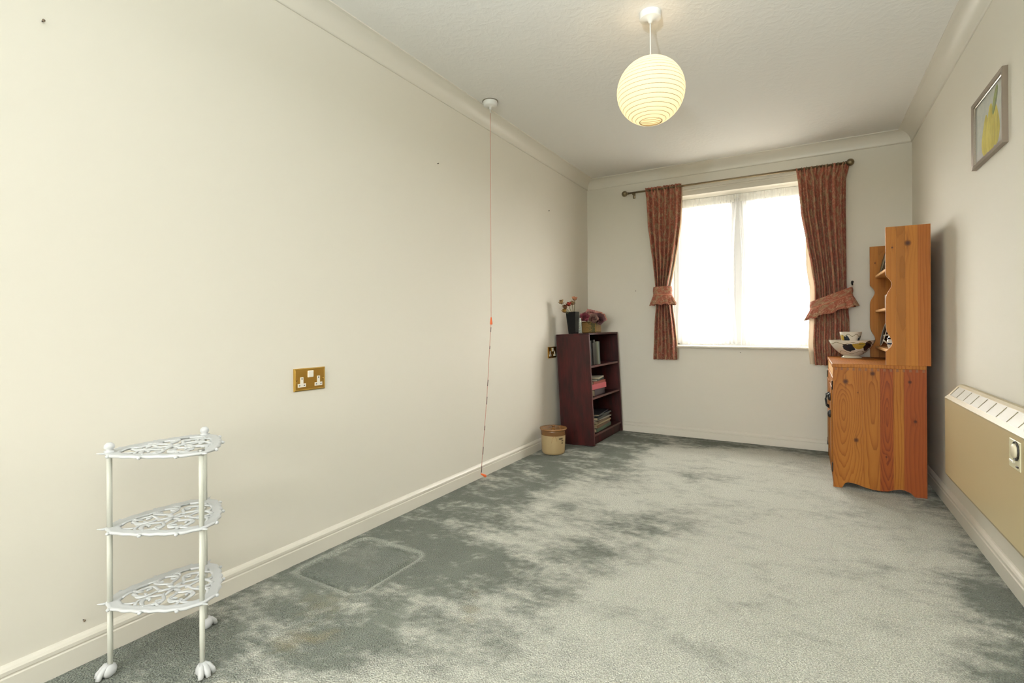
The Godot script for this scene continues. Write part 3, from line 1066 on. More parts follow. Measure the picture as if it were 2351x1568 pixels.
# cupped petals set round a centre in a spiral, small ones inside
func petals(parent: Node3D, c: Vector3, r: float, outer: Material, inner: Material, count: int, axis := Vector3.UP) -> void:
	var turn := Basis(Quaternion(Vector3.UP, axis.normalized()))
	for k in count:
		var t := float(k) / (count - 1)
		var a := k * 2.4
		var size := r * lerpf(0.38, 1.0, t)
		var open := lerpf(0.15, 1.15, t * t)
		var out := Vector3(cos(a), 0, sin(a))
		var side := Vector3(-sin(a), 0, cos(a))
		var rows := []
		var uvs := []
		for j in 6:
			var v := j / 5.0
			var row := []
			var uv := []
			for i in 7:
				var s := i / 6.0 * 2.0 - 1.0
				var wid := size * 0.72 * sin(PI * (0.12 + 0.76 * v)) * (1.0 if v < 0.9 else 0.85)
				var lift := size * (v * 1.15 - 0.45) * cos(open * v * 0.8)
				var dist := size * (0.16 + 0.55 * sin(v * PI * 0.55) * (0.35 + open * 0.62))
				dist -= size * 0.30 * s * s * (1.0 - 0.3 * v)
				if j == 5:
					dist += size * 0.14 * open
				row.append(c + turn * (out * dist + side * wid * s + Vector3(0, lift + size * 0.05 * cos(s * 5.0) * v, 0)))
				uv.append(Vector2(s, v))
			rows.append(row)
			uvs.append(uv)
		var st := surf(true)
		sheet(st, rows, uvs)
		obj("petal", st, inner if t < 0.4 else outer, parent)


# ---------------------------------------------------------------- curtains
# rows: [y, left x, right x]; folds hang down the sheet and close up at the tie
func drape(edge: Array, z: float, folds: int, amp: float, width: float, dz: float, sd: int, rows_n := 64) -> Array:
	var rows := []
	var uvs := []
	var cols := folds * 14
	var ytop: float = edge[0][0]
	var ybot: float = edge[edge.size() - 1][0]
	var n := FastNoiseLite.new()
	n.seed = sd
	n.frequency = 1.0
	for j in rows_n + 1:
		var y := lerpf(ytop, ybot, float(j) / rows_n)
		var k := 0
		while k < edge.size() - 2 and y < edge[k + 1][0]:
			k += 1
		var f := clampf((edge[k][0] - y) / maxf(1e-5, edge[k][0] - edge[k + 1][0]), 0.0, 1.0)
		f = f * f * (3.0 - 2.0 * f) * 0.35 + f * 0.65
		var xl: float = lerpf(edge[k][1], edge[k + 1][1], f)
		var xr: float = lerpf(edge[k][2], edge[k + 1][2], f)
		var span := xr - xl
		var a := amp * clampf(0.62 + 0.38 * (0.34 - span) / 0.2, 0.55, 1.0)
		var head := smoothstep(ytop - 0.12, ytop - 0.03, y)
		var row := []
		var uv := []
		for i in cols + 1:
			var s := float(i) / cols
			var ph := TAU * folds * (s + 0.012 * n.get_noise_2d(s * 4.0, y * 0.9)) + n.get_noise_2d(s * 9.0, 2.0) * 1.2
			var depth := sin(ph)
			depth = signf(depth) * pow(absf(depth), 0.7) * (0.7 + 0.45 * n.get_noise_2d(s * 6.0 + 4.0, y * 0.5))
			var pleat := sin(ph * 2.0 + 0.8) * 0.55
			var zz := z + dz + lerpf(a * depth, a * pleat, head * 0.7)
			var x := xl + span * (s + 0.10 / folds / TAU * 2.0 * cos(ph) * sin(PI * s) * (1.0 - head))
			row.append(Vector3(x, y, zz))
			uv.append(Vector2(s * width / 0.56, (ytop - y) / 0.56))
		rows.append(row)
		uvs.append(uv)
	return [rows, uvs]

# the lining: the same folds a little nearer the wall, showing past one edge
func behind(rows: Array, more_left: float, more_right: float) -> Array:
	var out := []
	for row in rows:
		var r := []
		var n: int = row.size() - 1
		for i in row.size():
			var s := float(i) / n
			var p: Vector3 = row[i]
			var ml := more_left * smoothstep(1.72, 1.45, p.y) * smoothstep(0.14, 0.0, s)
			var mr := more_right * smoothstep(0.9, 1.0, s)
			r.append(Vector3(p.x - ml + mr, p.y + (0.006 if p.y < 0.9 else -0.012), p.z - 0.014 - ml * 0.2))
		out.append(r)
	return out

func tieback(parent: Node3D, c: Vector3, rx: float, rz: float, slope: float, band: float, frill: float, flare: float) -> void:
	var up := []
	for part in 2:
		var rows := []
		var uvs := []
		var nr := 5 if part == 0 else 6
		for j in nr:
			var v := float(j) / (nr - 1)
			var row := []
			var uv := []
			for i in 129:
				var a := TAU * i / 128.0
				var out := 1.0
				var y := -v * band
				var wob := 0.0
				if part == 0:
					out = 1.0 + 0.05 * sin(v * PI)
				else:
					y = -band - v * frill * (1.0 + 0.08 * sin(a * 9.0))
					out = 1.02 + v * flare / rx * 0.5
					wob = v * 0.014 * sin(a * 19.0 + sin(a * 3.0) * 2.0)
				var dx := cos(a) * (rx * out + wob)
				var dzz := sin(a) * (rz * (1.0 + (out - 1.0) * 0.4) + wob * 0.6)
				row.append(c + Vector3(dx, y + slope * cos(a) * rx, maxf(dzz, -rz)))
				uv.append(Vector2(i / 128.0 * 1.5, v * 0.25 + part * 0.3))
			rows.append(row)
			uvs.append(uv)
		if part == 1:
			up = rows[0]
		var st := surf(true)
		sheet(st, rows, uvs)
		obj("band" if part == 0 else "frill", st, M.fabric, parent)
	var st2 := surf(true)
	var pts := []
	for i in range(0, 128, 2):
		pts.append(up[i] + Vector3(0, 0.001, 0))
	tube(st2, pts, 0.0035, 6, true)
	obj("piping", st2, mat(196, 128, 100, 0.8), parent)

func curtains() -> void:
	var z := ZF + 0.066
	# pole
	var p := thing("curtain_pole", "thin antique brass curtain pole with ball finials above the window", "curtain pole", Vector3(0, 2.243, z))
	var st := surf(true)
	tube(st, [Vector3(-1.455, 0, 0), Vector3(0.265, 0, 0)], 0.0085, 12)
	obj("rod", st, M.pole, p)
	for e in [[-1.478, -1.0], [0.290, 1.0]]:
		st = surf(true)
		ball(st, Vector3(e[0], 0, 0), Vector3.ONE * 0.027, 20, 14)
		tube(st, [Vector3(e[0] - e[1] * 0.022, 0, 0), Vector3(e[0] - e[1] * 0.036, 0, 0)], 0.012, 12)
		obj("finial", st, M.pole, p)
	for bx in [-1.405, 0.215]:
		st = surf(true)
		tube(st, [Vector3(bx, -0.004, 0), Vector3(bx, -0.012, -0.03), Vector3(bx, -0.012, -0.060)], 0.006, 8)
		cbox(st, Vector3(bx - 0.012, -0.04, -0.066), Vector3(bx + 0.012, 0.02, -0.060), 0.002)
		obj("bracket", st, M.pole, p)

	var el := [[2.268, -1.282, -0.958], [2.143, -1.272, -0.960], [1.935, -1.262, -0.971], [1.749, -1.240, -0.994], [1.587, -1.218, -1.022], [1.471, -1.206, -1.044], [1.36, -1.194, -1.068], [1.29, -1.190, -1.066], [1.185, -1.188, -1.046], [1.014, -1.203, -1.025], [0.843, -1.210, -1.010], [0.694, -1.217, -1.004]]
	var l := thing("curtain", "terracotta patterned curtain tied back beside the bookcase", "curtain", Vector3.ZERO, "window curtains")
	var g := drape(el, z, 6, 0.044, 0.8, 0.0, 21)
	st = surf(true)
	sheet(st, g[0], g[1])
	obj("drop", st, M.fabric, l)
	st = surf(true)
	sheet(st, behind(g[0], 0.0, 0.006), g[1])
	obj("lining", st, M.lining, l)
	curtain_rings(l, -1.272, -0.972, 7, z)
	var tl := thing("curtain_tieback", "frilled terracotta tieback round the curtain by the bookcase", "tieback", Vector3.ZERO, "curtain tiebacks")
	tieback(tl, Vector3(-1.128, 1.352, z + 0.006), 0.082, 0.062, 0.02, 0.074, 0.088, 0.05)

	var er := [[2.250, -0.072, 0.288], [2.12, -0.056, 0.262], [1.90, -0.040, 0.259], [1.68, -0.006, 0.261], [1.46, 0.030, 0.262], [1.295, 0.052, 0.263], [1.185, 0.052, 0.270], [1.02, 0.046, 0.280], [0.852, 0.040, 0.280], [0.684, 0.052, 0.272]]
	var r := thing("curtain", "terracotta patterned curtain tied back beside the dresser", "curtain", Vector3.ZERO, "window curtains")
	g = drape(er, z, 7, 0.044, 0.95, 0.0, 33)
	st = surf(true)
	sheet(st, g[0], g[1])
	obj("drop", st, M.fabric, r)
	st = surf(true)
	sheet(st, behind(g[0], 0.034, 0.0), g[1])
	obj("lining", st, M.lining, r)
	curtain_rings(r, -0.050, 0.262, 9, z)
	var tr := thing("curtain_tieback", "frilled terracotta tieback slanting up to a hook beside the dresser", "tieback", Vector3.ZERO, "curtain tiebacks")
	tieback(tr, Vector3(0.160, 1.236, z + 0.006), 0.138, 0.062, 0.40, 0.060, 0.082, 0.06)
	st = surf(true)
	tube(st, [Vector3(0.298, 1.325, ZF), Vector3(0.298, 1.315, ZF + 0.03), Vector3(0.300, 1.305, ZF + 0.055), Vector3(0.300, 1.325, ZF + 0.062)], 0.005, 8)
	ball(st, Vector3(0.300, 1.328, ZF + 0.062), Vector3.ONE * 0.009, 10, 8)
	var hk := obj("tieback_hook", st, M.iron_black)
	hk.set_meta("label", "small dark metal hook on the wall above the slanting tieback")
	hk.set_meta("category", "hook")

func curtain_rings(parent: Node3D, x0: float, x1: float, count: int, z: float) -> void:
	for k in count:
		var x := lerpf(x0, x1, (k + 0.5) / count)
		var st := surf(true)
		var pts := []
		for i in 14:
			var a := TAU * i / 14.0
			pts.append(Vector3(x + 0.002 * sin(a), 2.240 + cos(a) * 0.0145, z + sin(a) * 0.0145))
		tube(st, pts, 0.0022, 6, true)
		obj("ring", st, M.pole, parent)


# ---------------------------------------------------------------- panel heater
func heater() -> void:
	var z0 := -3.205
	var z1 := -2.105
	var xf := 0.582           # front face
	var xb := 0.655
	var h := thing("panel_heater", "cream electric panel heater on the wall below the picture", "heater", Vector3(0, 0, 0))
	var st := surf()
	# section in (x, y): front face, sloping grille at the top, returns at the bottom
	var prof := PackedVector2Array([Vector2(xb, 0.245), Vector2(xf + 0.020, 0.240), Vector2(xf, 0.272), Vector2(xf, 0.642), Vector2(xf + 0.012, 0.655), Vector2(xf + 0.048, 0.700), Vector2(xf + 0.060, 0.706), Vector2(xb, 0.706)])
	prism(st, prof, z0, z1)
	obj("body", st, M.heater, h)
	# rim frame round the face
	st = surf()
	cbox(st, Vector3(xf - 0.003, 0.268, z1 - 0.034), Vector3(xf + 0.004, 0.646, z1), 0.002)
	obj("end_trim", st, M.heater_trim, h)
	st = surf()
	prism(st, PackedVector2Array([Vector2(xf - 0.0015, 0.636), Vector2(xf + 0.002, 0.636), Vector2(xf + 0.0145, 0.6535), Vector2(xf + 0.0105, 0.6555), Vector2(xf - 0.0015, 0.6425)]), z0 + 0.001, z1 - 0.001)
	obj("front_bead", st, M.heater_trim, h)
	st = surf()
	prism(st, PackedVector2Array([Vector2(xf + 0.0455, 0.6975), Vector2(xf + 0.0575, 0.7085), Vector2(xb, 0.7085), Vector2(xb, 0.7055), Vector2(xf + 0.060, 0.7055), Vector2(xf + 0.0480, 0.696)]), z0 + 0.001, z1 - 0.001)
	obj("top_bead", st, M.heater_trim, h)
	# sloping outlet grille: louvres standing in a recess
	var a := Vector3(xf + 0.013, 0.6565, 0)
	var b := Vector3(xf + 0.0465, 0.6985, 0)
	var nrm := Vector3(-0.78, 0.62, 0).normalized()
	st = surf()
	quad(st, a + nrm * 0.0008 + Vector3(0, 0, z0 + 0.03), a + nrm * 0.0008 + Vector3(0, 0, z1 - 0.03), b + nrm * 0.0008 + Vector3(0, 0, z1 - 0.03), b + nrm * 0.0008 + Vector3(0, 0, z0 + 0.03))
	obj("outlet", st, M.grille, h)
	for k in 10:
		var zc := lerpf(z0 + 0.04, z1 - 0.045, k / 9.0)
		st = surf()
		var m := (a + b) * 0.5 + Vector3(0, 0, zc)
		var bs := Basis((b - a).normalized(), nrm, Vector3(0, 0, 1))
		cbox(st, Vector3(-0.024, 0, -0.0018), Vector3(0.024, 0.003, 0.0018), 0.0008, Transform3D(bs, m))
		obj("louvre", st, M.grille, h)
	# control panel let into the face
	st = surf()
	cbox(st, Vector3(xf - 0.0025, 0.528, -2.288), Vector3(xf + 0.003, 0.622, -2.186), 0.002)
	var c := obj("control_panel", st, mat(232, 226, 194, 0.4), h)
	st = surf(true)
	lathe(st, [Vector2(0, 0.010), Vector2(0.020, 0.010), Vector2(0.023, 0.007), Vector2(0.023, 0.0), Vector2(0, 0)], 28, Vector3.ZERO, Transform3D(Basis(Vector3(0, 0, 1), Vector3(-1, 0, 0), Vector3(0, -1, 0)), Vector3(xf - 0.0025, 0.590, -2.220)))
	obj("dial", st, mat(236, 226, 198, 0.35), c)
	st = surf(true)
	var pts := []
	for i in 20:
		var t := TAU * i / 20.0
		pts.append(Vector3(xf - 0.004, 0.590 + cos(t) * 0.029, -2.220 + sin(t) * 0.027))
	tube(st, pts, 0.003, 6, true)
	obj("dial_ring", st, mat(40, 34, 28, 0.5), c)
	st = surf()
	cbox(st, Vector3(xf - 0.010, 0.548, -2.262), Vector3(xf - 0.002, 0.557, -2.225), 0.002)
	obj("switch", st, mat(238, 234, 214, 0.35), c)
	st = surf()
	cbox(st, Vector3(xf - 0.006, 0.538, -2.214), Vector3(xf - 0.002, 0.544, -2.198), 0.001)
	obj("pilot", st, mat(60, 50, 40, 0.4), c)
	for zb in [z0 + 0.2, z1 - 0.2]:
		st = surf()
		cbox(st, Vector3(xb - 0.001, 0.30, zb - 0.02), Vector3(XR, 0.66, zb + 0.02), 0.001)
		obj("bracket", st, M.heater_trim, h)


# ---------------------------------------------------------------- pendant lamp
func pendant() -> void:
	var at := Vector3(-0.613, CEIL, -2.309)
	var p := thing("pendant_lamp", "lit round white paper lantern hanging from the ceiling", "ceiling lamp", at)
	var st := surf(true)
	lathe(st, [Vector2(0.048, 0.0), Vector2(0.048, -0.001), Vector2(0.048, -0.025), Vector2(0.0465, -0.0275), Vector2(0.044, -0.029), Vector2(0.012, -0.035), Vector2(0.007, -0.046), Vector2(0.0, -0.046)], 36)
	obj("ceiling_rose", st, M.white, p)
	st = surf(true)
	tube(st, [Vector3(0, -0.04, 0), Vector3(0, -0.26, 0)], 0.0032, 8)
	obj("flex", st, M.white, p)
	# wire frame that carries the paper at its neck
	st = surf(true)
	tube(st, [Vector3(-0.050, -0.215, 0), Vector3(-0.012, -0.206, 0), Vector3(0.012, -0.206, 0), Vector3(0.050, -0.215, 0)], 0.0018, 6)
	obj("carrier", st, M.white, p)
	st = surf(true)
	lathe(st, [Vector2(0.0, -0.225), Vector2(0.014, -0.225), Vector2(0.018, -0.25), Vector2(0.018, -0.285), Vector2(0.015, -0.29), Vector2(0.0, -0.29)], 20)
	obj("lamp_holder", st, M.white, p)
	st = surf(true)
	lathe(st, [Vector2(0.012, -0.288), Vector2(0.016, -0.30), Vector2(0.030, -0.335), Vector2(0.031, -0.350), Vector2(0.024, -0.372), Vector2(0.0, -0.381)], 24)
	obj("bulb", st, M.bulb, p)
	# paper globe: bulges between its hoops, open at top and bottom
	var R := 0.151
	var cy := -0.3575
	var sq := 0.985
	var t0 := asin(0.055 / R)
	var t1 := PI - asin(0.050 / R)
	var hoops := 19
	var prof := []
	for k in hoops:
		for e in 5:
			var t := lerpf(t0, t1, (k + e / 5.0) / hoops)
			var r := R - 0.0022 + 0.0026 * sin(PI * e / 5.0)
			prof.append(Vector2(sin(t) * r, cy + cos(t) * r * sq))
	prof.append(Vector2(sin(t1) * R, cy + cos(t1) * R * sq))
	st = surf(true)
	lathe(st, prof, 72)
	var sh := obj("shade", st, M.paper_shade, p)
	for k in hoops + 1:
		var t := lerpf(t0, t1, float(k) / hoops)
		var pts := []
		for i in 56:
			var a := TAU * i / 56.0
			pts.append(Vector3(cos(a) * sin(t) * (R - 0.0026), cy + cos(t) * (R - 0.0026) * sq, sin(a) * sin(t) * (R - 0.0026)))
		st = surf(true)
		tube(st, pts, 0.0012 if k > 0 and k < hoops else 0.0022, 5, true)
		obj("hoop", st, M.hoop, sh)
	var l := OmniLight3D.new()
	l.name = "bulb_light"
	l.light_color = Color(1.0, 0.90, 0.76)
	l.light_energy = 0.115
	l.light_size = 0.03
	l.omni_range = 12.0
	l.omni_attenuation = 2.0
	l.shadow_enabled = true
	l.position = at + Vector3(0, -0.345, 0)
	add_child(l)


# ---------------------------------------------------------------- invented lamp behind the camera, bounces fill light off the ceiling
func fill_uplighter() -> void:
	var p := thing("added_floor_lamp", "unseen white floor lamp added to bounce fill light off the ceiling", "floor lamp", Vector3(0.0, 0, 2.20))
	var st := surf(true)
	lathe(st, [Vector2(0.0, 0.002), Vector2(0.13, 0.002), Vector2(0.13, 0.016), Vector2(0.03, 0.03), Vector2(0.0, 0.03)], 32)
	obj("base", st, M.white, p)
	st = surf(true)
	tube(st, [Vector3(0, 0.025, 0), Vector3(0, 1.18, 0)], 0.012, 14)
	obj("pole", st, M.white, p)
	st = surf(true)
	lathe(st, [Vector2(0.0, 1.17), Vector2(0.05, 1.175), Vector2(0.13, 1.23), Vector2(0.165, 1.30), Vector2(0.160, 1.30), Vector2(0.12, 1.235), Vector2(0.0, 1.185)], 36)
	obj("bowl", st, M.white, p)
	st = surf(true)
	lathe(st, [Vector2(0.0, 1.235), Vector2(0.08, 1.235), Vector2(0.08, 1.242), Vector2(0.0, 1.242)], 24)
	var g := mat(250, 248, 240, 0.4)
	g.emission_enabled = true
	g.emission = Color(1.0, 0.97, 0.92)
	g.emission_energy_multiplier = 4.0
	obj("lamp_disc", st, g, p)
	var l := SpotLight3D.new()
	l.name = "bounce_fill"
	l.light_color = Color(0.93, 0.97, 1.0)
	l.light_energy = 430.0
	l.light_size = 0.06
	l.spot_range = 12.0
	l.spot_attenuation = 2.0
	l.spot_angle = 50.0
	l.spot_angle_attenuation = 1.0
	l.shadow_enabled = true
	l.position = p.position + Vector3(0, 1.30, 0)
	l.rotation.x = PI / 2 - 0.60
	add_child(l)


# ---------------------------------------------------------------- cast iron stand
func stand() -> void:
	var posts := [Vector3(-1.735, 0, -0.662), Vector3(-1.510, 0, -0.798), Vector3(-1.730, 0, -0.925)]
	var c: Vector3 = (posts[0] + posts[1] + posts[2]) / 3.0
	var s := thing("pan_stand", "white three tier cast metal pan stand on the carpet", "stand", c)
	var th0 := atan2(posts[0].z - c.z, posts[0].x - c.x)
	var heights := [0.210, 0.424, 0.640]
	for k in 3:
		var q: Vector3 = posts[k] - c
		# feet: a shell of lobes under each post
		var st := surf(true)
		var out := Vector3(q.x, 0, q.z).normalized()
		var side := Vector3(-out.z, 0, out.x)
		ball(st, q + Vector3(0, 0.018, 0) + out * 0.004, Vector3(0.020, 0.020, 0.020), 14, 10)
		for e in [-1.0, 0.0, 1.0]:
			var dir: Vector3 = (out + side * e * 0.75).normalized()
			tube(st, [q + Vector3(0, 0.030, 0), q + dir * 0.016 + Vector3(0, 0.026, 0), q + dir * 0.027 + Vector3(0, 0.014, 0), q + dir * 0.031 + Vector3(0, 0.004, 0)], 0.010, 8, false, 0.7)
		obj("foot", st, M.iron, s)
		var tops: Array = [0.026] + heights
		for i in 3:
			st = surf(true)
			tube(st, [q + Vector3(0, tops[i], 0), q + Vector3(0, tops[i + 1] - 0.004, 0)], 0.0070, 14)
			obj("post", st, M.rod, s)
		if k != 1:
			st = surf(true)
			lathe(st, [Vector2(0.012, 0.0), Vector2(0.013, 0.004), Vector2(0.009, 0.007), Vector2(0.0135, 0.013), Vector2(0.012, 0.021), Vector2(0.006, 0.027), Vector2(0.0, 0.028)], 18, q + Vector3(0, heights[2] + 0.004, 0))
			obj("finial", st, M.iron, s)
		else:
			st = surf(true)
			lathe(st, [Vector2(0.009, 0.0), Vector2(0.009, 0.006), Vector2(0.0, 0.006)], 12, q + Vector3(0, heights[2] + 0.004, 0))
			obj("nut", st, mat(150, 150, 146, 0.4, 0.6), s)
	for i in 3:
		tier(s, heights[i], th0, i)

func tier_r(a: float) -> float:
	var t := cos(3.0 * a)
	return 0.143 + 0.018 * t + 0.002 * cos(6.0 * a)

func tier(s: Node3D, y: float, th0: float, sd: int) -> void:
	# a pierced casting: a moulded rim that swells at the posts, filled with leafy scrolls
	var t := Node3D.new()
	t.name = "shelf"
	t.position = Vector3(0, y, 0)
	s.add_child(t, true)
	var st := surf(true)
	var segs := 120
	var ring := []
	for k in segs:
		var a := TAU * k / segs
		var d := Vector3(cos(a + th0), 0, sin(a + th0))
		var R := tier_r(a) + 0.0022 * cos(a * 21.0)
		var I := R * 0.86 - 0.012
		ring.append([d * (R - 0.003) + Vector3(0, -0.0035, 0), d * R, d * (R - 0.002) + Vector3(0, 0.0045, 0), d * (R - 0.008) + Vector3(0, 0.0050, 0), d * (I + 0.008) + Vector3(0, 0.0028, 0), d * (I + 0.003) + Vector3(0, 0.0048, 0), d * I + Vector3(0, 0.002, 0), d * (I + 0.001) + Vector3(0, -0.0035, 0)])
	for k in segs:
		var A: Array = ring[k]
		var B: Array = ring[(k + 1) % segs]
		for e in 8:
			var f := (e + 1) % 8
			quad(st, A[e], B[e], B[f], A[f])
	obj("rim", st, M.iron, t)
	# knobs and leaf tips along the outside of the rim
	for k in 9:
		var a := TAU * (k + 0.5) / 9.0 + 0.06
		var d := Vector3(cos(a + th0), 0, sin(a + th0))
		st = surf(true)
		ball(st, d * (tier_r(a) + 0.003), Vector3(0.0055, 0.005, 0.0055), 10, 7)
		obj("bead", st, M.iron, t)
	for k in 3:
		var a := TAU * k / 3.0
		var d := Vector3(cos(a + th0), 0, sin(a + th0))
		st = surf(true)
		tube(st, [d * 0.158, d * 0.172 + Vector3(0, 0.001, 0), d * 0.183 + Vector3(0, 0.003, 0)], 0.006, 8, false, 0.25, 0.7)
		obj("leaf_tip", st, M.iron, t)
	# scrolls: six pairs of C shapes round a rosette
	for k in 6:
		var a0 := TAU * k / 6.0 + th0 + 0.2
		for m in [-1.0, 1.0]:
			var pts := []
			for i in 17:
				var u := i / 16.0
				var rr := lerpf(0.104, 0.030, u)
				var aa: float = a0 + m * (0.47 * sin(u * PI * 1.05) - 0.05)
				pts.append(Vector3(cos(aa) * rr, 0.001 + 0.002 * sin(u * PI), sin(aa) * rr))
			st = surf(true)
			tube(st, pts, 0.0058, 6, false, 0.75, 0.65)
			obj("scroll", st, M.iron, t)
			# curl inside each scroll
			pts = []
			var cc: Vector3 = Vector3(cos(a0 + m * 0.24), 0, sin(a0 + m * 0.24)) * 0.076
			for i in 14:
				var u := i / 13.0
				var r2 := lerpf(0.017, 0.004, u)
				var aa: float = a0 + m * (u * 4.6)
				pts.append(cc + Vector3(cos(aa) * r2, 0.002, sin(aa) * r2))
			st = surf(true)
			tube(st, pts, 0.0042, 6, false, 1.25, 0.7)
			obj("curl", st, M.iron, t)
	# small leaves filling the gaps between the scrolls and the rim
	for k in 18:
		var a := TAU * k / 18.0 + 0.1
		var I := tier_r(a) * 0.86 - 0.010
		var pts := []
		for i in 9:
			var u := i / 8.0
			var aa := a + th0 + (0.20 if k % 2 == 0 else -0.20) * sin(u * 2.2)
			var rr := lerpf(I, I - 0.034, u)
			pts.append(Vector3(cos(aa) * rr, 0.001 + 0.003 * sin(u * PI), sin(aa) * rr))
		st = surf(true)
		tube(st, pts, 0.0052, 6, false, 0.55, 0.6)
		obj("leaf", st, M.iron, t)
	for k in 6:
		var a := TAU * k / 6.0 + th0
		var d := Vector3(cos(a), 0, sin(a))
		st = surf(true)
		tube(st, [d * 0.004 + Vector3(0, 0.001, 0), d * 0.022 + Vector3(0, 0.003, 0), d * 0.040 + Vector3(0, 0.001, 0)], 0.0085, 8, false, 0.4, 0.5)
		obj("rosette_petal", st, M.iron, t)


# ---------------------------------------------------------------- alarm pull cord
func pull_cord() -> void:
	var at := Vector3(-1.730, CEIL, -2.690)
	var p := thing("pull_cord", "alarm pull cord with orange handles hanging from the ceiling", "pull cord", at)
	var st := surf(true)
	lathe(st, [Vector2(0.0, -0.004), Vector2(0.050, -0.004), Vector2(0.050, 0.0), Vector2(0.0, 0.0)], 32)
	obj("dark_disc", st, mat(120, 112, 96, 0.6), p)  # darker disc, slightly wider than the switch
	st = surf(true)
	lathe(st, [Vector2(0.045, -0.003), Vector2(0.046, -0.010), Vector2(0.042, -0.028), Vector2(0.036, -0.034), Vector2(0.008, -0.036), Vector2(0.006, -0.050), Vector2(0.0, -0.052)], 32)
	obj("ceiling_switch", st, M.white, p)
	var a := Vector3(0, -0.045, 0)
	var b := Vector3(-0.004, -1.395, -0.004)
	var c := Vector3(-0.098, -2.385, -0.02)
	var e := Vector3(-0.085, -2.415, -0.07)
	st = surf(true)
	tube(st, [a, Vector3(0, -0.075, 0)], 0.0026, 8)
	obj("cord_grip", st, M.white, p)
	st = surf(true)
	tube(st, [Vector3(0, -0.07, 0), b, lerp(b, c, 0.5) + Vector3(0.006, 0, 0), c], 0.0017, 6)
	obj("cord", st, M.cord, p)
	for k in 7:
		var u := [0.02, 0.14, 0.36, 0.47, 0.66, 0.80, 0.93][k] as float
		var q: Vector3 = lerp(b, c, u) + Vector3(0.006 * (1.0 - absf(u * 2.0 - 1.0)), -0.02, 0)
		st = surf(true)
		tube(st, [q, q + (c - b).normalized() * [0.03, 0.02, 0.04, 0.05, 0.03, 0.05, 0.04][k]], 0.0022, 6)
		obj("cord_mark", st, M.cord_dark, p)
	st = surf(true)
	lathe(st, [Vector2(0.0, 0.026), Vector2(0.004, 0.024), Vector2(0.010, -0.016), Vector2(0.009, -0.022), Vector2(0.0, -0.023)], 4, b)
	obj("handle", st, M.orange, p)
	st = surf(true)
	var dir := (e - c).normalized()
	var xf := Transform3D(Basis(Quaternion(Vector3.DOWN, dir)), c)
	lathe(st, [Vector2(0.0, 0.002), Vector2(0.004, 0.0), Vector2(0.010, -0.042), Vector2(0.009, -0.048), Vector2(0.0, -0.049)], 4, Vector3.ZERO, xf)
	obj("handle", st, M.orange, p)


# ---------------------------------------------------------------- sockets
func socket_plate(at: Vector3, w: float, h: float, label: String, rocker: bool) -> void:
	var s := thing("wall_socket", label, "socket", at, "brass wall sockets")
	# bevelled brass plate; local z runs along the wall, x out of it
	var st := surf()
	var t := 0.0075
	var o := [Vector3(0, -h / 2, -w / 2), Vector3(0, -h / 2, w / 2), Vector3(0, h / 2, w / 2), Vector3(0, h / 2, -w / 2)]
	var k1 := []
	var k2 := []
	var k3 := []
	for v in o:
		var sg := Vector3(0, signf(v.y), signf(v.z))
		k1.append(v + Vector3(t * 0.7, 0, 0))
		k2.append(v + Vector3(t, 0, 0) - sg * 0.004)
		k3.append(v + Vector3(t * 0.86, 0, 0) - sg * 0.007)
	for k in 4:
		var j := (k + 1) % 4
		quad(st, o[k], o[j], k1[j], k1[k])
		quad(st, k1[k], k1[j], k2[j], k2[k])
		quad(st, k2[k], k2[j], k3[j], k3[k])
	quad(st, k3[0], k3[1], k3[2], k3[3])
	obj("plate", st, M.brass, s)
	var face := t * 0.86
	for d in [-1.0, 1.0]:
		var zc: float = d * w * 0.27
		var sw := 0.0072
		st = surf()
		# inverted T of white plastic with three slots
		prism(st, PackedVector2Array([Vector2(-0.0195, -0.022), Vector2(0.0195, -0.022), Vector2(0.0195, -0.007), Vector2(sw, -0.007), Vector2(sw, 0.021), Vector2(-sw, 0.021), Vector2(-sw, -0.007), Vector2(-0.0195, -0.007)]), face, face + 0.002, Transform3D(Basis(Vector3(0, 0, -1), Vector3(0, 1, 0), Vector3(1, 0, 0)), Vector3(0, -0.010, zc)))
		var ins := obj("outlet", st, M.socket_insert, s)
		for q in [[0.0, 0.004, 0.0017, 0.0040], [-0.0120, -0.0245, 0.0030, 0.0017], [0.0120, -0.0245, 0.0030, 0.0017]]:
			st = surf()
			cbox(st, Vector3(face + 0.001, q[1] - q[3], zc + q[0] - q[2]), Vector3(face + 0.0024, q[1] + q[3], zc + q[0] + q[2]), 0.0)
			obj("pin_hole", st, M.slot, ins)
		st = surf(true)
		ball(st, Vector3(face, -0.002, d * w * 0.425), Vector3(0.0018, 0.0042, 0.0042), 12, 8)
		obj("screw", st, M.screw, s)
	if rocker:
		st = surf()
		cbox(st, Vector3(face, 0.008, -0.0145), Vector3(face + 0.006, 0.037, 0.0145), 0.002)
		obj("rocker", st, M.socket_insert, s)

func sockets() -> void:
	socket_plate(Vector3(XL, 0.775, -1.449), 0.158, 0.097, "polished brass double wall socket between the pan stand and the pull cord", true)
	socket_plate(Vector3(XL, 0.778, -3.872), 0.155, 0.095, "brass wall socket half hidden behind the bookcase", true)


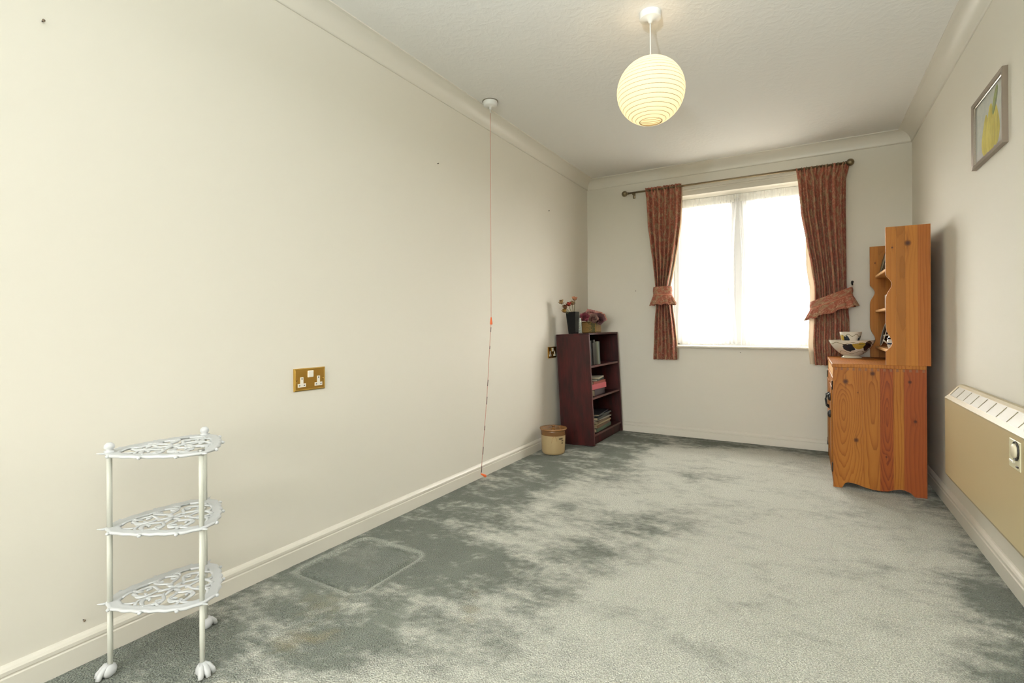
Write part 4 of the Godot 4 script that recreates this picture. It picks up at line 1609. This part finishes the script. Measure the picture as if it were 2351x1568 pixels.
# ---------------------------------------------------------------- picture
func picture() -> void:
	var p := thing("framed_picture", "pewter framed print of yellow pears with a green leaf", "picture", Vector3(XR, 1.85, -2.852))
	var w := 0.425
	var h := 0.296
	var t := 0.018
	var f := 0.017
	# moulding of four mitred lengths; local z along the wall, x = -t is the front
	var oc := [Vector2(-w / 2, -h / 2), Vector2(w / 2, -h / 2), Vector2(w / 2, h / 2), Vector2(-w / 2, h / 2)]
	for k in 4:
		var a: Vector2 = oc[k]
		var b: Vector2 = oc[(k + 1) % 4]
		var ai := a - Vector2(signf(a.x), signf(a.y)) * f
		var bi := b - Vector2(signf(b.x), signf(b.y)) * f
		var st := surf()
		var P := func(v: Vector2, x: float) -> Vector3: return Vector3(x, v.y, v.x)
		quad(st, P.call(a, 0.0), P.call(b, 0.0), P.call(b, -t), P.call(a, -t))
		quad(st, P.call(a, -t), P.call(b, -t), P.call(bi, -t + 0.002), P.call(ai, -t + 0.002))
		quad(st, P.call(ai, -t + 0.002), P.call(bi, -t + 0.002), P.call(bi, -0.004), P.call(ai, -0.004))
		obj("moulding", st, M.frame, p)
	# inner slip
	for k in 4:
		var a: Vector2 = oc[k] - Vector2(signf(oc[k].x), signf(oc[k].y)) * (f - 0.001)
		var nx: Vector2 = oc[(k + 1) % 4]
		var b: Vector2 = nx - Vector2(signf(nx.x), signf(nx.y)) * (f - 0.001)
		var ai := a - Vector2(signf(a.x), signf(a.y)) * 0.004
		var bi := b - Vector2(signf(b.x), signf(b.y)) * 0.004
		var st := surf()
		quad(st, Vector3(-0.011, a.y, a.x), Vector3(-0.011, b.y, b.x), Vector3(-0.008, bi.y, bi.x), Vector3(-0.008, ai.y, ai.x))
		obj("slip", st, mat(210, 206, 196, 0.25, 0.8), p)
	# the print
	var iw := 300
	var ih := 206
	var im := Image.create(iw, ih, false, Image.FORMAT_RGB8)
	var n := FastNoiseLite.new()
	n.seed = 2
	n.frequency = 0.03
	var pear := func(u: float, v: float, cx: float, cy: float, s: float, lean: float) -> float:
		# below 1 inside: round base narrowing to the stalk
		var y := (v - cy) / s
		var x := (u - cx - lean * (0.5 - y) * s) / s
		var wd := 0.60 * sqrt(maxf(0.0, 1.0 - pow(y / 0.95, 2.0))) * (0.60 + 0.40 * smoothstep(-0.9, 0.5, y))
		return absf(x) / maxf(wd, 1e-3) if absf(y) < 0.95 else 9.0
	for j in ih:
		for i in iw:
			var u := i * 1.43 / iw
			var v := float(j) / ih
			var c := Color8(212, 216, 206).lerp(Color8(200, 206, 200), clampf(n.get_noise_2d(i, j) + 0.4, 0.0, 1.0))
			if v > 0.80:
				c = c.lerp(Color8(206, 200, 196), 0.5)
			for q in [[0.50, 0.64, 0.34, 0.10, 0], [1.00, 0.60, 0.36, -0.10, 1], [0.76, 0.62, 0.42, 0.02, 2]]:
				var d: float = pear.call(u, v, q[0], q[1], q[2], q[3])
				if d < 1.0:
					var tone := clampf(0.35 + (u - q[0]) * 2.2 + n.get_noise_2d(i * 2.0, j * 0.6) * 0.5, 0.0, 1.0)
					c = Color8(222, 208, 96).lerp(Color8(176, 162, 58), tone)
			# leaf
			var lx := (u - 0.98) * 0.86 + (v - 0.24) * 0.5
			var ly := (v - 0.24) * 0.86 - (u - 0.98) * 0.5
			if pow(lx / 0.085, 2.0) + pow(ly / 0.22, 2.0) < 1.0:
				c = Color8(140, 152, 88).lerp(Color8(98, 112, 62), clampf(lx / 0.05, 0.0, 1.0))
			im.set_pixel(i, j, c)
	var st := surf()
	var hw := w / 2 - f + 0.002
	var hh := h / 2 - f + 0.002
	# u runs with the picture's own left to right (toward +z seen from the room is right to left)
	quad(st, Vector3(-0.005, -hh, -hw), Vector3(-0.005, -hh, hw), Vector3(-0.005, hh, hw), Vector3(-0.005, hh, -hw), Vector2(0, 1), Vector2(1, 1), Vector2(1, 0), Vector2(0, 0))
	obj("print", st, tex_mat(im, 0.25), p)
	st = surf()
	cbox(st, Vector3(-0.004, -hh, -hw), Vector3(-0.001, hh, hw), 0.0)
	obj("backing", st, mat(90, 74, 56, 0.8), p)


# ---------------------------------------------------------------- stoneware crock
func crock() -> void:
	var at := Vector3(-1.730, 0.001, -3.585)
	var c := thing("stoneware_crock", "cream stoneware crock with a brown glazed lid on the carpet", "jar", at)
	var st := surf(true)
	lathe(st, [Vector2(0.0, 0.0), Vector2(0.076, 0.0), Vector2(0.086, 0.006), Vector2(0.0905, 0.020), Vector2(0.093, 0.08), Vector2(0.0955, 0.150)], 48)
	obj("body", st, M.stone_body, c)
	st = surf(true)
	lathe(st, [Vector2(0.0957, 0.149), Vector2(0.0975, 0.160), Vector2(0.0955, 0.166), Vector2(0.0985, 0.172), Vector2(0.0965, 0.178), Vector2(0.0995, 0.188), Vector2(0.088, 0.189)], 48)
	obj("glazed_neck", st, M.stone_brown, c)
	# drip of brown glaze on the front
	st = surf(true)
	for s in [-1.0, 1.0]:
		var pts := []
		for i in 8:
			var u := i / 7.0
			var a: float = 1.05 + s * (0.02 + 0.20 * u)
			var r := 0.0955 - 0.0015 * u
			pts.append(Vector3(cos(a) * r, 0.150 - 0.040 * u * u - (0.012 * u if s > 0 else 0.0), sin(a) * r))
		tube(st, pts, 0.0028, 6, false, 0.5)
	obj("glaze_drip", st, mat(168, 130, 80, 0.3), c)
	st = surf(true)
	lathe(st, [Vector2(0.088, 0.184), Vector2(0.106, 0.190), Vector2(0.109, 0.197), Vector2(0.106, 0.202), Vector2(0.095, 0.199), Vector2(0.04, 0.203), Vector2(0.0, 0.205)], 48)
	var l := obj("lid", st, mat(132, 94, 56, 0.18), c)
	st = surf(true)
	lathe(st, [Vector2(0.012, 0.202), Vector2(0.010, 0.210), Vector2(0.017, 0.217), Vector2(0.016, 0.222), Vector2(0.0, 0.224)], 20)
	obj("knob", st, M.stone_brown, l)
	# worn brown lettering stamped round the side: rows of small strokes
	for row in [[0.128, 0.30, 0.66, 0.006], [0.112, 0.22, 0.40, 0.004], [0.094, 0.26, 0.42, 0.005]]:
		st = surf()
		var a: float = row[1]
		while a < row[2]:
			var r := 0.0945 + 0.0008
			var m := Vector3(cos(a) * r, row[0], sin(a) * r)
			cbox(st, Vector3(-0.0004, -row[3], -0.0018), Vector3(0.0004, row[3], 0.0018), 0.0, Transform3D(Basis(Vector3(0, 1, 0), -a), m))
			a += 0.055
		obj("stamp", st, mat(74, 56, 34, 0.6), c)


# ---------------------------------------------------------------- crockery on the dresser
func bowl_image(sd: int) -> Image:
	var im := Image.create(512, 128, false, Image.FORMAT_RGB8)
	var n := FastNoiseLite.new()
	n.seed = sd
	n.frequency = 0.03
	for j in 128:
		for i in 512:
			var c := Color8(226, 220, 204)
			var u := i / 512.0
			var v := j / 128.0
			var w := n.get_noise_2d(i, j) * 0.08
			for s in [[0.375, 0.60, 0.052, 0.21, 30, 40, 50], [0.29, 0.72, 0.05, 0.20, 178, 150, 66], [0.215, 0.70, 0.038, 0.26, 44, 26, 30], [0.63, 0.6, 0.05, 0.22, 30, 40, 50], [0.72, 0.7, 0.05, 0.2, 178, 150, 66], [0.88, 0.6, 0.05, 0.24, 44, 26, 30], [0.05, 0.6, 0.05, 0.22, 178, 150, 66]]:
				var d := pow((u - s[0] + w * 0.25) / s[2], 2.0) + pow((v - s[1] + w) / s[3], 2.0)
				if d < 1.0:
					c = Color8(s[4], s[5], s[6])
			if absf(v - 0.84 + 0.05 * sin(u * 50.0)) < 0.012 or absf(v - 0.3 - 0.1 * sin(u * 31.0)) < 0.012:
				c = c.lerp(Color8(90, 84, 46), 0.8)
			im.set_pixel(i, j, c)
	return im

func bowl(called: String, label: String, at: Vector3, r: float, h: float, im: Image, turn: float) -> void:
	var b := thing(called, label, "bowl", at)
	b.rotation.y = turn
	var m := tex_mat(im, 0.15)
	var st := surf(true)
	var out := []
	for k in 13:
		var t := k / 12.0
		out.append(Vector2(lerpf(r * 0.34, r, sin(t * PI * 0.5) * 0.55 + t * 0.45), h * 0.13 + (h * 0.87) * pow(t, 1.25)))
	lathe(st, out, 56)
	obj("body", st, m, b)
	st = surf(true)
	var ins := []
	for k in 13:
		var t := k / 12.0
		ins.append(Vector2(lerpf(0.0, r * 0.965, sin(t * PI * 0.5) * 0.6 + t * 0.4), h * 0.19 + (h * 0.81) * pow(t, 1.5)))
	lathe(st, ins, 56)
	lathe(st, [Vector2(r * 0.965, h), Vector2(r, h)], 56)
	obj("inside", st, mat(222, 216, 198, 0.15), b)
	st = surf(true)
	lathe(st, [Vector2(r * 0.34, h * 0.14), Vector2(r * 0.37, h * 0.10), Vector2(r * 0.46, h * 0.0), Vector2(r * 0.40, 0.0), Vector2(0.0, 0.02 * h)], 40)
	obj("foot_ring", st, mat(214, 206, 184, 0.2), b)

func plate(called: String, label: String, at: Vector3, r: float, m: Material, rim: Material, lean: float) -> void:
	# stands on edge against the back of the rack, facing -x
	var p := thing(called, label, "plate", at)
	p.rotation = Vector3(0, 0, PI / 2 - lean)
	var st := surf(true)
	lathe(st, [Vector2(0.0, 0.006), Vector2(r * 0.62, 0.006), Vector2(r * 0.70, 0.010), Vector2(r, 0.020), Vector2(r, 0.016), Vector2(r * 0.70, 0.004), Vector2(r * 0.55, 0.0), Vector2(0, 0.0)], 40)
	obj("body", st, m, p)
	st = surf(true)
	var pts := []
	for i in 48:
		var a := TAU * i / 48.0
		pts.append(Vector3(cos(a) * r, 0.018, sin(a) * r))
	tube(st, pts, 0.003, 6, true)
	obj("rim", st, rim, p)

func dresser_contents() -> void:
	var top := 0.7605
	bowl("serving_bowl", "large hand painted footed bowl on the dresser top", Vector3(0.278, top, -4.405), 0.142, 0.128, bowl_image(5), 0.6)
	# the cup sits in the large bowl
	bowl("small_bowl", "small green and cream bowl sitting inside the large painted bowl", Vector3(0.272, top + 0.040, -4.405), 0.068, 0.148, bowl_image(9), 1.9)
	var dark := mat(20, 20, 26, 0.15)
	var white := mat(228, 226, 216, 0.18)
	var cream := mat(176, 170, 146, 0.25)
	plate("plate", "cream plate with dark edge on the top shelf of the rack", Vector3(0.492, top + 0.602 + 0.084, -4.450), 0.084, cream, dark, 0.22)
	plate("plate", "black plate with white rim on the lowest shelf of the rack", Vector3(0.492, top + 0.083 + 0.092, -4.450), 0.090, dark, white, 0.22)
	# a jug with blue and white stripes in front of the black plate
	var j := thing("striped_jug", "small white jug with dark stripes on the lowest shelf of the rack", "jug", Vector3(0.480, top + 0.0835, -4.03))
	var st := surf(true)
	lathe(st, [Vector2(0, 0), Vector2(0.026, 0.0), Vector2(0.034, 0.02), Vector2(0.036, 0.05), Vector2(0.026, 0.085), Vector2(0.028, 0.104), Vector2(0.024, 0.104), Vector2(0.02, 0.06), Vector2(0, 0.01)], 28)
	obj("body", st, white, j)
	st = surf(true)
	tube(st, [Vector3(-0.026, 0.09, 0.004), Vector3(-0.050, 0.085, 0.004), Vector3(-0.054, 0.055, 0.004), Vector3(-0.034, 0.035, 0.004)], 0.005, 8)
	obj("handle", st, white, j)
	for y in [0.028, 0.062]:
		st = surf(true)
		lathe(st, [Vector2(0.0362 if y < 0.05 else 0.0345, y), Vector2(0.0372, y + 0.005), Vector2(0.0362 if y < 0.05 else 0.0325, y + 0.010)], 28)
		obj("stripe", st, mat(34, 40, 66, 0.2), j)
	# a small white card on the middle shelf
	st = surf()
	cbox(st, Vector3(0.470, top + 0.3485, -4.36), Vector3(0.473, top + 0.445, -4.28), 0.0005)
	var card := obj("card", st, mat(226, 216, 200, 0.7))
	card.set_meta("label", "small white card upright on the middle shelf of the rack")
	card.set_meta("category", "card")


# ---------------------------------------------------------------- nails and old fixings in the walls
func wall_marks() -> void:
	var spots := [
		[Vector3(XL, 1.878, -0.563), Vector3(1, 0, 0), 0.005, "wall_nail", "dark nail high in the bare wall far above the pan stand"], [Vector3(XL, 1.963, -2.342), Vector3(1, 0, 0), 0.004, "wall_nail", "small nail in the wall beside the pull cord"],
		[Vector3(XL, 1.974, -3.821), Vector3(1, 0, 0), 0.004, "wall_nail", "small nail in the wall high above the bookcase"], [Vector3(XL, 0.125, -0.650), Vector3(1, 0, 0), 0.004, "wall_nail", "rusty pin just above the skirting by the pan stand"],
		[Vector3(-1.395, 1.329, ZF), Vector3(0, 0, 1), 0.005, "wall_nail", "black pin in the far wall beside the tied curtain"], [Vector3(-0.492, 0.768, ZF), Vector3(0, 0, 1), 0.004, "wall_nail", "brown pin in the wall under the window sill"]]
	for s in spots:
		var t := thing(s[3], s[4], "nail", s[0], "pins left in the walls")
		var st := surf(true)
		tube(st, [-s[1] * 0.002, s[1] * 0.008], s[2] * 0.45, 8)
		obj("shank", st, M.iron_black, t)
		st = surf(true)
		ball(st, s[1] * 0.009, Vector3(s[2], s[2], s[2]) * 0.8, 10, 7)
		obj("head", st, mat(96, 80, 62, 0.5), t)
